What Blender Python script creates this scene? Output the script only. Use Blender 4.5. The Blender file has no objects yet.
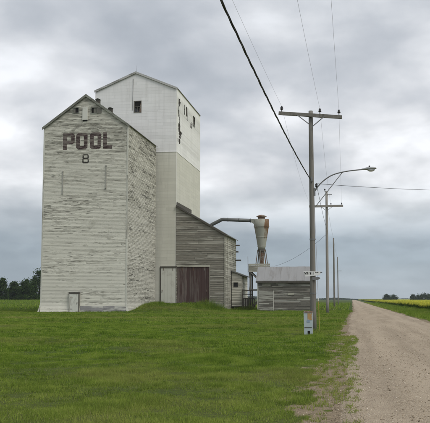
import bpy, bmesh, math, random
import numpy as np
from mathutils import Vector
random.seed(7); rng = np.random.default_rng(11)
S = bpy.context.scene
col = S.collection
R = math.radians

# ------------------------------------------------------------------ camera
F, CX, CY, EYE = 850.0, 215.0, 211.5, 1.45          # measured on the 430 x 423 photograph
PITCH = math.atan(87.5 / F); YAW = math.atan(137 * math.cos(PITCH) / F)
cd = bpy.data.cameras.new('camera'); cam = bpy.data.objects.new('camera', cd); col.objects.link(cam)
cd.sensor_width = 36; cd.sensor_fit = 'HORIZONTAL'; cd.lens = F / 430 * 36
cd.clip_start = 0.1; cd.clip_end = 20000
cam.location = (0, 0, EYE); cam.rotation_euler = (R(90) + PITCH, 0, YAW)
S.camera = cam
# ------------------------------------------------------------------ view, light
S.view_settings.view_transform = 'Standard'; S.view_settings.look = 'None'
S.view_settings.gamma = 1.0; S.view_settings.exposure = 0.46; S.view_settings.use_curve_mapping = False
S.render.engine = 'CYCLES'
S.cycles.use_denoising = True
S.cycles.max_bounces = 6; S.cycles.diffuse_bounces = 3; S.cycles.transparent_max_bounces = 8
SUN_EL, SUN_DIR = 52, Vector((0.86, -0.50))          # overcast: broad soft sun, from the right behind the camera
sl = bpy.data.lights.new('sun', 'SUN'); sl.energy = 1.5; sl.angle = R(28); sl.color = (1.0, 0.965, 0.91)
so = bpy.data.objects.new('sun', sl); col.objects.link(so)
sd = SUN_DIR.normalized()
sv = Vector((sd.x * math.cos(R(SUN_EL)), sd.y * math.cos(R(SUN_EL)), math.sin(R(SUN_EL))))
so.rotation_euler = (-sv).to_track_quat('-Z', 'Y').to_euler(); so.location = (40, -40, 80)

# node helper ------------------------------------------------------
class NT:
    def __init__(s, tree): s.t = tree; s.n = tree.nodes; s.l = tree.links
    def node(s, typ, **kw):
        n = s.n.new(typ)
        for k, v in kw.items():
            if k.startswith('i_'):
                key = k[2:]; key = int(key) if key.isdigit() else key
                s.put(n.inputs[key], v)
            else: setattr(n, k, v)
        return n
    def put(s, sock, v):
        if hasattr(v, 'bl_idname') and hasattr(v, 'outputs'): s.l.new(v.outputs[0], sock)
        elif hasattr(v, 'is_output'): s.l.new(v, sock)
        else:
            if isinstance(v, (tuple, list)) and len(v) == 3 and sock.type == 'RGBA': v = (*v, 1)
            sock.default_value = v
    def math(s, op, a, b=0.0, c=0.0, clamp=False):
        n = s.n.new('ShaderNodeMath'); n.operation = op; n.use_clamp = clamp
        s.put(n.inputs[0], a); s.put(n.inputs[1], b); s.put(n.inputs[2], c); return n.outputs[0]
    def mix(s, f, a, b, blend='MIX'):
        n = s.n.new('ShaderNodeMix'); n.data_type = 'RGBA'; n.blend_type = blend
        s.put(n.inputs[0], f); s.put(n.inputs[6], a); s.put(n.inputs[7], b); return n.outputs[2]
    def sstep(s, v, lo, hi, a=0.0, b=1.0):
        n = s.n.new('ShaderNodeMapRange'); n.interpolation_type = 'SMOOTHSTEP'
        s.put(n.inputs[0], v); s.put(n.inputs[1], lo); s.put(n.inputs[2], hi); s.put(n.inputs[3], a); s.put(n.inputs[4], b)
        return n.outputs[0]
    def comb(s, x, y, z):
        n = s.n.new('ShaderNodeCombineXYZ'); s.put(n.inputs[0], x); s.put(n.inputs[1], y); s.put(n.inputs[2], z); return n.outputs[0]
    def sep(s, v):
        n = s.n.new('ShaderNodeSeparateXYZ'); s.put(n.inputs[0], v); return n.outputs
    def noise(s, v, scale=1.0, detail=4.0, rough=0.55, dist=0.0):
        n = s.n.new('ShaderNodeTexNoise'); s.put(n.inputs['Vector'], v); n.inputs['Scale'].default_value = scale
        n.inputs['Detail'].default_value = detail; n.inputs['Roughness'].default_value = rough
        n.inputs['Distortion'].default_value = dist; return n.outputs[0]
    def ramp(s, f, stops):
        n = s.n.new('ShaderNodeValToRGB'); s.put(n.inputs[0], f); e = n.color_ramp.elements
        e[0].position, e[0].color = stops[0][0], (*stops[0][1], 1); e[1].position, e[1].color = stops[-1][0], (*stops[-1][1], 1)
        for p, c in stops[1:-1]: x = e.new(p); x.color = (*c, 1)
        return n.outputs[0]

# ------------------------------------------------------------------ sky
W = bpy.data.worlds.new('World'); S.world = W; W.use_nodes = True
w = NT(W.node_tree); w.n.clear()
d = w.sep(w.node('ShaderNodeTexCoord').outputs['Generated'])
el = w.math('MAXIMUM', d[2], 0.0)
SEED = 25.0
inv = w.math('DIVIDE', 1.0, w.math('ADD', el, 0.34))
pv = w.comb(w.math('MULTIPLY', d[0], inv), w.math('MULTIPLY', d[1], inv), SEED)
big = w.noise(pv, 1.5, 4.0, 0.48, 0.25)
mid = w.noise(pv, 4.6, 5.0, 0.50, 0.15)
fld = w.math('ADD', w.math('MULTIPLY', big, 0.58), w.math('MULTIPLY', mid, 0.42))
low = w.noise(w.comb(w.math('MULTIPLY', d[0], 2.6), w.math('MULTIPLY', d[1], 2.6), w.math('MULTIPLY', el, 16.0)), 1.0, 5.0, 0.55, 0.3)
els = w.math('ADD', el, w.math('MULTIPLY', w.math('SUBTRACT', low, 0.5), 0.085))
lay = w.ramp(els, [(0.0, (0.36, 0.405, 0.44)), (0.03, (0.27, 0.32, 0.365)), (0.065, (0.255, 0.30, 0.345)), (0.10, (0.42, 0.45, 0.48)),
                   (0.135, (0.58, 0.59, 0.61)), (0.21, (0.60, 0.61, 0.63)), (0.28, (0.545, 0.56, 0.585)), (0.5, (0.50, 0.525, 0.555)), (1.0, (0.52, 0.54, 0.565))])
cmul = w.ramp(fld, [(0.27, (0.50, 0.53, 0.565)), (0.37, (0.64, 0.665, 0.695)), (0.44, (0.79, 0.805, 0.825)), (0.51, (1.02, 1.02, 1.02)), (0.57, (1.28, 1.275, 1.27)), (0.66, (1.42, 1.41, 1.40))])
cmul = w.mix(w.sstep(el, 0.02, 0.12, 0.4, 1.0), (1, 1, 1), cmul)
cloud = w.mix(1.0, lay, cmul, 'MULTIPLY')
cloud10 = w.mix(1.0, cloud, (10, 10, 10), 'MULTIPLY')
sky = w.node('ShaderNodeTexSky', sky_type='NISHITA'); sky.sun_disc = False
sky.sun_elevation = R(SUN_EL); sky.sun_rotation = math.atan2(sd.x, sd.y); sky.air_density = 1.0; sky.dust_density = 2.0
bg = w.node('ShaderNodeBackground', i_Color=w.mix(0.93, sky.outputs[0], cloud10), i_Strength=0.1)
w.l.new(bg.outputs[0], w.node('ShaderNodeOutputWorld').inputs[0])

# ------------------------------------------------------------------ pixel rays (a pixel gives a direction; the plane touched gives the distance)
_fw = np.array([-math.sin(YAW) * math.cos(PITCH), math.cos(YAW) * math.cos(PITCH), math.sin(PITCH)])
_rt = np.array([math.cos(YAW), math.sin(YAW), 0]); _up = np.cross(_rt, _fw); _C = np.array([0, 0, EYE])
def _ray(x, y): return _fw + _rt * (x - CX) / F - _up * (y - CY) / F
def gz(x, y, z=0.0): r = _ray(x, y); return Vector(_C + r * (z - EYE) / r[2])
def gy(x, y, Y): r = _ray(x, y); return Vector(_C + r * Y / r[1])
def gx(x, y, X): r = _ray(x, y); return Vector(_C + r * X / r[0])

# ------------------------------------------------------------------ mesh helpers
class MB:
    def __init__(s, base=(0, 0, 0)): s.v = []; s.f = []; s.r = []; s.b = Vector(base)
    def add(s, vs, fs, r=None):
        o = len(s.v); s.v += [Vector(p) - s.b for p in vs]; s.f += [tuple(i + o for i in f) for f in fs]
        rr = random.random() if r is None else r; s.r += [rr] * len(fs); return s
    def hexa(s, p, r=None):   # 8 points: bottom ring ccw from above, top ring
        return s.add(p, [(3, 2, 1, 0), (4, 5, 6, 7), (0, 1, 5, 4), (1, 2, 6, 5), (2, 3, 7, 6), (3, 0, 4, 7)], r)
    def box(s, x0, x1, y0, y1, z0, z1, r=None):
        return s.hexa([(x0, y0, z0), (x1, y0, z0), (x1, y1, z0), (x0, y1, z0), (x0, y0, z1), (x1, y0, z1), (x1, y1, z1), (x0, y1, z1)], r)
    def prism(s, pts, e, r=None):    # pts: planar polygon, extruded by vector e
        n = len(pts); e = Vector(e); a = [Vector(p) for p in pts]; b = [p + e for p in a]
        return s.add(a + b, [tuple(range(n))[::-1], tuple(range(n, 2 * n))] + [(i, (i + 1) % n, n + (i + 1) % n, n + i) for i in range(n)], r)
    def bar(s, a, b, w, h=None, r=None):
        a, b = Vector(a), Vector(b); h = h or w; t = (b - a).normalized()
        u = t.cross(Vector((0, 0, 1))); u = Vector((1, 0, 0)) if u.length < 1e-3 else u.normalized(); v = u.cross(t)
        u *= w / 2; v *= h / 2
        return s.hexa([a - u - v, a + u - v, a + u + v, a - u + v, b - u - v, b + u - v, b + u + v, b - u + v], r)
    def tube(s, pts, rad, seg=8, r=None, caps=True):
        pts = [Vector(p) for p in pts]; n = len(pts); rads = rad if isinstance(rad, (list, tuple)) else [rad] * n
        vs = []; pu = None
        for i, p in enumerate(pts):
            t = (pts[min(i + 1, n - 1)] - pts[max(i - 1, 0)]).normalized()
            if pu is None:
                u = t.cross(Vector((0, 0, 1)))
                if u.length < 1e-3: u = Vector((1, 0, 0))
            else: u = pu - t * pu.dot(t)
            u.normalize(); pu = u; v = t.cross(u)
            vs += [p + (u * math.cos(2 * math.pi * k / seg) + v * math.sin(2 * math.pi * k / seg)) * rads[i] for k in range(seg)]
        fs = [(i * seg + k, i * seg + (k + 1) % seg, (i + 1) * seg + (k + 1) % seg, (i + 1) * seg + k) for i in range(n - 1) for k in range(seg)]
        if caps: fs += [tuple(range(seg))[::-1], tuple(range((n - 1) * seg, n * seg))]
        return s.add(vs, fs, r)
    def lathe(s, c, prof, seg=24, r=None):    # prof: (radius, z)
        c = Vector(c); return s.tube([c + Vector((0, 0, z)) for _, z in prof], [q for q, _ in prof], seg, r)
    def build(s, name, mat, parent=None, smooth=False):
        m = bpy.data.meshes.new(name); m.from_pydata([tuple(p) for p in s.v], [], s.f)
        bm = bmesh.new(); bm.from_mesh(m); bmesh.ops.recalc_face_normals(bm, faces=bm.faces); bm.to_mesh(m); bm.free()
        a = m.attributes.new('rnd', 'FLOAT', 'FACE'); a.data.foreach_set('value', s.r)
        if smooth: m.polygons.foreach_set('use_smooth', [True] * len(m.polygons))
        m.materials.append(mat)
        o = bpy.data.objects.new(name, m); col.objects.link(o)
        if parent is not None: o.parent = parent
        else: o.location = s.b
        return o
def tag(o, label, cat, group=None):
    o['label'] = label; o['category'] = cat
    if group: o['group'] = group
    return o
def thing(name, label, cat, loc, group=None):
    o = bpy.data.objects.new(name, None); col.objects.link(o); o.location = loc; o.empty_display_size = 0.3
    return tag(o, label, cat, group)
def from_np(name, verts, faces_n, idx, mat, attrs=None, smooth=False):
    """verts (n,3); faces all with faces_n corners, idx flat; attrs: {name: per-face floats}"""
    m = bpy.data.meshes.new(name); nf = len(idx) // faces_n
    m.vertices.add(len(verts)); m.vertices.foreach_set('co', verts.astype(np.float32).ravel())
    m.loops.add(len(idx)); m.loops.foreach_set('vertex_index', idx.astype(np.int32))
    m.polygons.add(nf); m.polygons.foreach_set('loop_start', np.arange(0, nf * faces_n, faces_n, dtype=np.int32))
    m.update(calc_edges=True)
    for k, (dom, val) in (attrs or {}).items():
        a = m.attributes.new(k, 'FLOAT', dom); a.data.foreach_set('value', val.astype(np.float32))
    if smooth: m.polygons.foreach_set('use_smooth', [True] * nf)
    m.materials.append(mat); o = bpy.data.objects.new(name, m); col.objects.link(o); return o

# ------------------------------------------------------------------ materials
def new_mat(name):
    m = bpy.data.materials.new(name); m.use_nodes = True; t = NT(m.node_tree); t.n.clear()
    b = t.node('ShaderNodeBsdfPrincipled'); o = t.node('ShaderNodeOutputMaterial'); t.l.new(b.outputs[0], o.inputs[0])
    b.inputs['Roughness'].default_value = 0.85; b.inputs['Specular IOR Level'].default_value = 0.25
    return m, t, b
def rnd_of(t, per_object):
    if per_object: return t.node('ShaderNodeObjectInfo').outputs['Random']
    return t.node('ShaderNodeAttribute', attribute_name='rnd').outputs['Fac']
def wood(name, paint, bare, wear, per_object=False, vertical=False, streak=(0.45, 7.0), soft=0.10, patch=0.5, brnd=0.25, dark=(0.05, 0.048, 0.042), darkamt=0.5, slits=None, rise=0.0):
    """boards: paint flaking off weathered wood in streaks along the board"""
    m, t, b = new_mat(name)
    geo = t.node('ShaderNodeNewGeometry').outputs['Position']
    p = t.sep(geo); u = t.math('ADD', p[0], p[1]); z = p[2]
    if vertical: u, z = z, u
    r = rnd_of(t, per_object); r37 = t.math('MULTIPLY', r, 37.0)
    st = t.noise(t.comb(t.math('MULTIPLY', u, streak[0]), t.math('MULTIPLY', z, streak[1]), r37), 1.0, 7.0, 0.68)
    pa = t.noise(t.comb(t.math('MULTIPLY', u, 0.16), t.math('MULTIPLY', z, 0.42), 3.3), 1.0, 4.0, 0.6)
    row = t.noise(t.comb(t.math('MULTIPLY', u, 0.05), t.math('MULTIPLY', z, 2.2), 9.1), 1.0, 3.0, 0.6)
    f = t.math('ADD', st, t.math('MULTIPLY', t.math('SUBTRACT', pa, 0.5), patch))
    f = t.math('ADD', f, t.math('MULTIPLY', t.math('SUBTRACT', row, 0.5), 0.35))
    f = t.math('ADD', f, t.math('MULTIPLY', t.math('SUBTRACT', r, 0.5), brnd))
    th = 0.78 - 0.56 * wear
    hi_ = t.sstep(p[2], 6.0, 21.0, -rise * 0.4, rise)      # upper boards more weathered
    f = t.math('ADD', f, hi_)
    mask = t.sstep(f, th - soft, th + soft)
    grain = t.noise(t.comb(t.math('MULTIPLY', u, 2.5), t.math('MULTIPLY', z, 90.0), r37), 1.0, 4.0, 0.7)
    pv = t.mix(t.sstep(pa, 0.3, 0.7), tuple(c * 0.88 for c in paint), tuple(min(1, c * 1.08) for c in paint))
    pv = t.mix(t.math('MULTIPLY', grain, 0.3), pv, tuple(c * 0.72 for c in paint))
    bv = t.mix(r, tuple(c * 0.70 for c in bare), tuple(min(1, c * 1.25) for c in bare))
    bv = t.mix(t.sstep(grain, 0.35, 0.75), bv, tuple(c * 0.6 for c in bare))
    deep = t.sstep(t.noise(t.comb(t.math('MULTIPLY', u, 0.9), t.math('MULTIPLY', z, 11.0), r37), 1.0, 4.0, 0.6), 0.56, 0.70, 0.0, darkamt)
    bv = t.mix(deep, bv, dark)
    colr = t.mix(mask, pv, bv)
    if slits:      # short strips where the paint and the board face have gone
        su, sz_, lo_, amt = slits
        sn = t.noise(t.comb(t.math('MULTIPLY', u, su), t.math('MULTIPLY', z, sz_), t.math('MULTIPLY', r, 11.0)), 1.0, 5.0, 0.62)
        sn = t.math('ADD', sn, t.math('MULTIPLY', t.math('SUBTRACT', pa, 0.5), 0.45)); sn = t.math('ADD', sn, t.math('MULTIPLY', t.math('SUBTRACT', row, 0.5), 0.30))
        sn = t.math('ADD', sn, t.math('MULTIPLY', hi_, 0.5))
        colr = t.mix(t.sstep(sn, lo_, lo_ + 0.09, 0.0, amt), colr, dark)
    t.put(b.inputs['Base Color'], colr)
    bump = t.node('ShaderNodeBump'); bump.inputs['Strength'].default_value = 0.35; bump.inputs['Distance'].default_value = 0.012
    t.put(bump.inputs['Height'], t.math('ADD', t.math('MULTIPLY', mask, -0.6), grain)); t.l.new(bump.outputs[0], b.inputs['Normal'])
    t.put(b.inputs['Roughness'], t.sstep(mask, 0, 1, 0.7, 0.92))
    return m
def plain(name, c, rough=0.8, var=0.25, scale=3.0, metal=0.0, c2=None, lo=0.45, hi=0.65, stretch=(1, 1, 1), spec=0.3):
    m, t, b = new_mat(name)
    p = t.sep(t.node('ShaderNodeTexCoord').outputs['Object'])
    v = t.comb(*(t.math('MULTIPLY', p[i], stretch[i]) for i in range(3)))
    n = t.noise(v, scale, 6.0, 0.62)
    base = t.mix(n, tuple(x * (1 - var) for x in c), tuple(min(1, x * (1 + var)) for x in c))
    if c2: base = t.mix(t.sstep(t.noise(v, scale * 0.6, 7.0, 0.68, 0.4), lo, hi), base, c2)
    t.put(b.inputs['Base Color'], base); b.inputs['Roughness'].default_value = rough; b.inputs['Metallic'].default_value = metal
    b.inputs['Specular IOR Level'].default_value = spec
    bump = t.node('ShaderNodeBump'); bump.inputs['Strength'].default_value = 0.15; bump.inputs['Distance'].default_value = 0.01
    t.put(bump.inputs['Height'], n); t.l.new(bump.outputs[0], b.inputs['Normal'])
    return m
def cladding(name, c, stain):
    """painted sheet cladding: faint tone from sheet to sheet, stains running down"""
    m, t, b = new_mat(name)
    p = t.sep(t.node('ShaderNodeNewGeometry').outputs['Position']); u = t.math('ADD', p[0], p[1])
    r = rnd_of(t, False)
    run = t.noise(t.comb(t.math('MULTIPLY', u, 2.6), t.math('MULTIPLY', p[2], 0.16), 1.7), 1.0, 5.0, 0.6)
    big = t.noise(t.comb(t.math('MULTIPLY', u, 0.25), t.math('MULTIPLY', p[2], 0.3), 5.0), 1.0, 4.0, 0.55)
    base = t.mix(r, tuple(x * 0.94 for x in c), tuple(min(1, x * 1.04) for x in c))
    base = t.mix(t.math('MULTIPLY', t.sstep(run, 0.42, 0.75), 0.55), base, stain)
    base = t.mix(t.math('MULTIPLY', t.sstep(big, 0.45, 0.75), 0.4), base, stain)
    t.put(b.inputs['Base Color'], base); b.inputs['Roughness'].default_value = 0.6
    return m

M = {}
M['annex_front'] = wood('peeling_cream_paint', (0.665, 0.648, 0.56), (0.375, 0.362, 0.305), 0.35, patch=0.6, streak=(0.8, 5.0), soft=0.16, brnd=0.16, darkamt=0.5, dark=(0.105, 0.10, 0.082), slits=(1.1, 6.5, 0.585, 0.72), rise=0.08)
M['annex_side'] = wood('badly_peeling_cream_paint', (0.57, 0.555, 0.485), (0.33, 0.32, 0.272), 0.49, streak=(1.0, 4.5), patch=0.45, soft=0.16, brnd=0.16, darkamt=0.6, dark=(0.075, 0.072, 0.060), slits=(0.7, 5.0, 0.565, 0.85), rise=0.04)
M['shed_wood'] = wood('weathered_barn_boards', (0.36, 0.345, 0.295), (0.22, 0.205, 0.17), 0.66, per_object=True, streak=(0.35, 4.0), patch=0.6, brnd=0.35, darkamt=0.6)
M['shed_side_wood'] = wood('faded_cream_boards', (0.44, 0.43, 0.36), (0.26, 0.25, 0.205), 0.48, per_object=True, streak=(0.5, 4.0), patch=0.5, brnd=0.3)
M['grey_boards'] = wood('grey_bare_boards', (0.38, 0.375, 0.33), (0.165, 0.155, 0.132), 0.74, per_object=True, streak=(0.35, 5.0), patch=0.45, brnd=0.45, darkamt=0.7)
M['hut_boards'] = wood('hut_painted_boards', (0.56, 0.545, 0.46), (0.34, 0.33, 0.27), 0.34, per_object=True, streak=(0.6, 5.0))
M['maroon_planks'] = wood('faded_maroon_planks', (0.075, 0.045, 0.041), (0.15, 0.12, 0.108), 0.5, per_object=True, vertical=True, streak=(0.5, 5.0), darkamt=0.5)
M['letter'] = wood('maroon_lettering', (0.045, 0.024, 0.024), (0.20, 0.17, 0.15), 0.50, streak=(1.2, 6.0), patch=0.3)
M['letter_black'] = wood('black_lettering', (0.035, 0.033, 0.028), (0.19, 0.18, 0.15), 0.46, streak=(0.8, 7.0), patch=0.3)
M['trim'] = wood('corner_trim', (0.56, 0.555, 0.49), (0.27, 0.26, 0.22), 0.30, vertical=True, streak=(0.5, 9.0))
M['rake'] = wood('rake_trim', (0.28, 0.29, 0.245), (0.17, 0.17, 0.145), 0.45, streak=(0.6, 4.0))
M['rake_white'] = wood('pale_rake_trim', (0.46, 0.46, 0.445), (0.30, 0.30, 0.28), 0.38, streak=(0.6, 4.0))
M['white_clad'] = cladding('white_sheet_cladding', (0.76, 0.755, 0.745), (0.62, 0.61, 0.595))
M['beige_clad'] = cladding('beige_sheet_cladding', (0.585, 0.573, 0.50), (0.475, 0.465, 0.40))
M['core'] = plain('bare_sheathing', (0.05, 0.042, 0.034), 0.95, 0.4, 2.0, stretch=(1, 1, 6))
M['shingle'] = plain('old_shingles', (0.12, 0.125, 0.11), 0.95, 0.3, 4.0)
M['metal_roof'] = plain('dull_sheet_roof', (0.25, 0.25, 0.25), 0.7, 0.18, 0.8, 0.0, (0.17, 0.16, 0.15), 0.48, 0.72, stretch=(3, 0.5, 0.5))
M['galv'], t, b = new_mat('galvanised_rusting')
p = t.sep(t.node('ShaderNodeTexCoord').outputs['Object'])
v = t.comb(t.math('MULTIPLY', p[0], 2.2), t.math('MULTIPLY', p[1], 2.2), t.math('MULTIPLY', p[2], 0.55))
nz = t.noise(v, 1.0, 6.0, 0.65); side = t.sstep(p[0], 0.05, 0.95, 0.0, 0.26); ht_ = t.sstep(p[2], 2.2, 6.0, 0.0, 0.12)
rm = t.sstep(t.math('ADD', t.math('ADD', nz, side), ht_), 0.64, 0.78)
gcl = t.mix(nz, (0.27, 0.275, 0.235), (0.40, 0.40, 0.35))
rcl = t.mix(t.noise(v, 5.0, 4.0, 0.6), (0.07, 0.042, 0.027), (0.24, 0.135, 0.065))
t.put(b.inputs['Base Color'], t.mix(rm, gcl, rcl)); b.inputs['Roughness'].default_value = 0.65
M['rust'] = plain('rusty_steel', (0.15, 0.088, 0.055), 0.9, 0.4, 3.0, 0.0, (0.24, 0.23, 0.20), 0.44, 0.6)
M['duct'] = plain('dark_galvanised_duct', (0.12, 0.125, 0.12), 0.5, 0.2, 2.0, 0.2)
M['concrete'] = plain('old_concrete', (0.24, 0.235, 0.21), 0.95, 0.25, 2.5)
M['dark_wood'] = plain('dark_timber', (0.085, 0.078, 0.066), 0.95, 0.35, 2.0, stretch=(3, 3, 0.6))
M['timber'] = plain('grey_timber', (0.17, 0.162, 0.14), 0.95, 0.3, 2.0, stretch=(3, 3, 0.6))
M['tie'] = plain('faded_tie_iron', (0.33, 0.325, 0.29), 0.9, 0.25, 3.0)
M['pole'] = plain('weathered_pole', (0.185, 0.175, 0.155), 0.95, 0.3, 6.0, 0.0, (0.10, 0.092, 0.078), 0.52, 0.68, stretch=(2.5, 2.5, 0.12))
M['pole_pale'] = plain('paler_pole', (0.27, 0.25, 0.225), 0.95, 0.25, 6.0, stretch=(2.5, 2.5, 0.12))
M['insul'] = plain('brown_porcelain', (0.02, 0.018, 0.017), 0.25, 0.2, 3.0, spec=0.5)
M['wire'] = plain('dark_wire', (0.05, 0.05, 0.052), 0.6, 0.1)
M['thin_wire'] = plain('aluminium_wire', (0.30, 0.30, 0.31), 0.5, 0.1)
M['steel'] = plain('galvanised_steel', (0.20, 0.20, 0.20), 0.45, 0.12, 5.0, 0.3)
M['lamp_head'] = plain('lamp_housing', (0.33, 0.34, 0.34), 0.45, 0.1)
M['lens'] = plain('lamp_lens', (0.62, 0.63, 0.62), 0.15, 0.08, spec=0.5)
M['glass'] = plain('dark_dusty_glass', (0.018, 0.019, 0.02), 0.2, 0.3, 4.0, spec=0.5)
M['hole'] = plain('dark_opening_shade', (0.012, 0.011, 0.01), 0.95, 0.3)  # near-black colour standing in for shade inside openings and below the hatch
M['pale_paint'] = plain('pale_painted_board', (0.60, 0.60, 0.54), 0.75, 0.08, 2.0, 0.0, (0.42, 0.41, 0.36), 0.58, 0.72)
M['door_paint'] = plain('pale_door_paint', (0.55, 0.55, 0.49), 0.75, 0.08, 1.2, 0.0, (0.43, 0.42, 0.37), 0.52, 0.72)
M['box_blue'] = plain('pale_blue_enamel', (0.40, 0.46, 0.47), 0.5, 0.1, 4.0, 0.0, (0.24, 0.22, 0.17), 0.60, 0.70)
M['orange'] = plain('orange_label', (0.42, 0.26, 0.11), 0.6, 0.3, 6.0, 0.0, (0.40, 0.42, 0.40), 0.5, 0.62)
M['yellow'] = plain('yellow_plastic', (0.36, 0.30, 0.07), 0.55, 0.12)
M['white'] = plain('white_sign', (0.72, 0.72, 0.70), 0.5, 0.06)
M['black'] = plain('black_sign_paint', (0.02, 0.02, 0.02), 0.6, 0.1)
M['bark'] = plain('bark', (0.075, 0.063, 0.05), 0.95, 0.3, 3.0)

# ------------------------------------------------------------------ noise on the ground plane (same field shapes the sheet and the grass)
_tab = rng.random((256, 256))
def vnoise(x, y):
    xi = np.floor(x).astype(int); yi = np.floor(y).astype(int); fx = x - xi; fy = y - yi
    fx = fx * fx * (3 - 2 * fx); fy = fy * fy * (3 - 2 * fy)
    g = lambda i, j: _tab[i % 256, j % 256]
    return (g(xi, yi) * (1 - fx) + g(xi + 1, yi) * fx) * (1 - fy) + (g(xi, yi + 1) * (1 - fx) + g(xi + 1, yi + 1) * fx) * fy
def fbm(x, y, s, o=4):
    v = 0; a = 0.5; n = 0
    for k in range(o): v = v + a * vnoise(x * s + 17.3 * k, y * s + 5.1 * k); n += a; a *= 0.55; s *= 2.03
    return v / n
def smooth(v, a, b): q = np.clip((v - a) / (b - a), 0, 1); return q * q * (3 - 2 * q)
ROAD_L, ROAD_R = -0.28, 4.75
def road_left(y): return ROAD_L + (fbm(y, y * 0 + 3, 0.35, 3) - 0.5) * 0.3 + 0.5 * smooth(y, 75, 110)
def road_right(y): return ROAD_R + (fbm(y, y * 0 + 31, 0.3, 3) - 0.5) * 0.6
def ground_z(x, y):
    m = smooth(x, -30, -24.6) * (1 - smooth(x, -20.0, -15.2)) * smooth(y, 85, 103) * (1 - smooth(y, 122, 130))
    z = 0.86 * m * (0.93 + 0.14 * fbm(x, y, 0.7, 2))
    z = z + 0.9 * smooth(-x, 45, 75) * smooth(y, 140, 260)                     # slight rise towards the shelter belt
    ditch = np.exp(-((x - 7.6) / 1.3) ** 2) * 0.28 * smooth(y, 2, 20)
    lawn = (fbm(x, y, 0.25, 3) - 0.5) * 0.10 * smooth(-x, 0.5, 3)
    return z - ditch + lawn
def bare(x, y):        # 0 grass ... 1 bare gravelly soil, along the ragged road edge
    e = road_left(y)
    dleft = e - x
    n = fbm(x * 1.0, y * 0.5, 3.0, 4)
    wid = 1.0 * (1 - 0.65 * smooth(y, 24, 60))
    a = np.clip(1.15 - dleft / wid, 0, 1.2) + (n - 0.5) * 1.7
    a = smooth(a, 0.50, 0.85) * (x < 2)
    a = np.where(dleft > 2.2, 0, a)
    dr = x - road_right(y)
    b = smooth(1.0 - dr / 0.8 + (n - 0.5) * 1.5, 0.4, 0.8) * (x > 2) * (dr < 1.6)
    return np.clip(np.maximum(a, b), 0, 1)
def dry(x, y):         # yellowed, driven-over grass: approach track and parched patches
    t1 = np.exp(-((y - 65.5 - 0.12 * x) / 2.2) ** 2) * smooth(-x, -0.5, 1.0) * (1 - smooth(-x, 18, 34)) * 0.75
    t2 = np.exp(-((y - 84 - 0.1 * x) / 1.7) ** 2) * smooth(-x, 1.0, 4.0) * 0.45
    n = fbm(x + 9, y * 0.6, 0.30, 4)
    near = smooth(n, 0.54, 0.74) * 0.42 + smooth(-y, -24, -9) * 0.30
    m = np.exp(-((x + 20.5) / 6.0) ** 2 - ((y - 94) / 2.5) ** 2) * 0.55
    return np.clip(t1 * (0.5 + n) + t2 * (0.5 + n) + near + m, 0, 1)

# ------------------------------------------------------------------ ground sheet
def axis(segs, far, growth=1.28):
    a = [segs[0][0]]
    for lo, hi, st in segs:
        n = max(1, round((hi - lo) / st)); a += list(np.linspace(lo, hi, n + 1)[1:])
    st = segs[-1][2]
    while a[-1] < far: st *= growth; a.append(a[-1] + st)
    st = segs[0][2]
    while a[0] > -far: st *= growth; a.insert(0, a[0] - st)
    return np.array(a)
gxs = axis([(-45, -9, 0.6), (-9, 1.0, 0.12), (1.0, 14, 0.5)], 9000)
gys = axis([(7, 30, 0.2), (30, 130, 0.7)], 9000)
GX, GY = np.meshgrid(gxs, gys, indexing='ij')
GZ = ground_z(GX, GY)
gv = np.stack([GX, GY, GZ], -1).reshape(-1, 3)
nx, ny = len(gxs), len(gys); I = np.arange(nx * ny).reshape(nx, ny)
gi = np.stack([I[:-1, :-1], I[1:, :-1], I[1:, 1:], I[:-1, 1:]], -1).reshape(-1)
mg, t, b = new_mat('lawn_and_soil')
P = t.node('ShaderNodeNewGeometry').outputs['Position']
n1 = t.noise(P, 0.35, 5.0, 0.6); n2 = t.noise(P, 9.0, 5.0, 0.65); n3 = t.noise(P, 60.0, 3.0, 0.6)
gcol = t.mix(t.sstep(n1, 0.35, 0.68), (0.050, 0.082, 0.013), (0.075, 0.102, 0.019))
gcol = t.mix(t.sstep(n2, 0.42, 0.68), gcol, (0.030, 0.042, 0.011))
dryn = t.node('ShaderNodeAttribute', attribute_name='dry').outputs['Fac']
gcol = t.mix(t.math('MULTIPLY', dryn, 0.75), gcol, (0.115, 0.105, 0.038))
soil = t.mix(n3, (0.15, 0.115, 0.076), (0.34, 0.27, 0.19))
soil = t.mix(t.sstep(n2, 0.4, 0.7), soil, (0.15, 0.12, 0.08))
ba = t.node('ShaderNodeAttribute', attribute_name='bare').outputs['Fac']
bm_ = t.sstep(t.math('ADD', ba, t.math('MULTIPLY', t.math('SUBTRACT', n2, 0.5), 0.9)), 0.4, 0.6)
t.put(b.inputs['Base Color'], t.mix(bm_, gcol, soil)); b.inputs['Roughness'].default_value = 0.95; b.inputs['Specular IOR Level'].default_value = 0.1
bp = t.node('ShaderNodeBump'); bp.inputs['Strength'].default_value = 0.6; bp.inputs['Distance'].default_value = 0.03
t.put(bp.inputs['Height'], t.math('ADD', n2, n3)); t.l.new(bp.outputs[0], b.inputs['Normal'])
g = from_np('ground', gv, 4, gi, mg, {'bare': ('POINT', bare(GX, GY).ravel()), 'dry': ('POINT', dry(GX, GY).ravel())}, True)
g['kind'] = 'structure'

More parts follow.
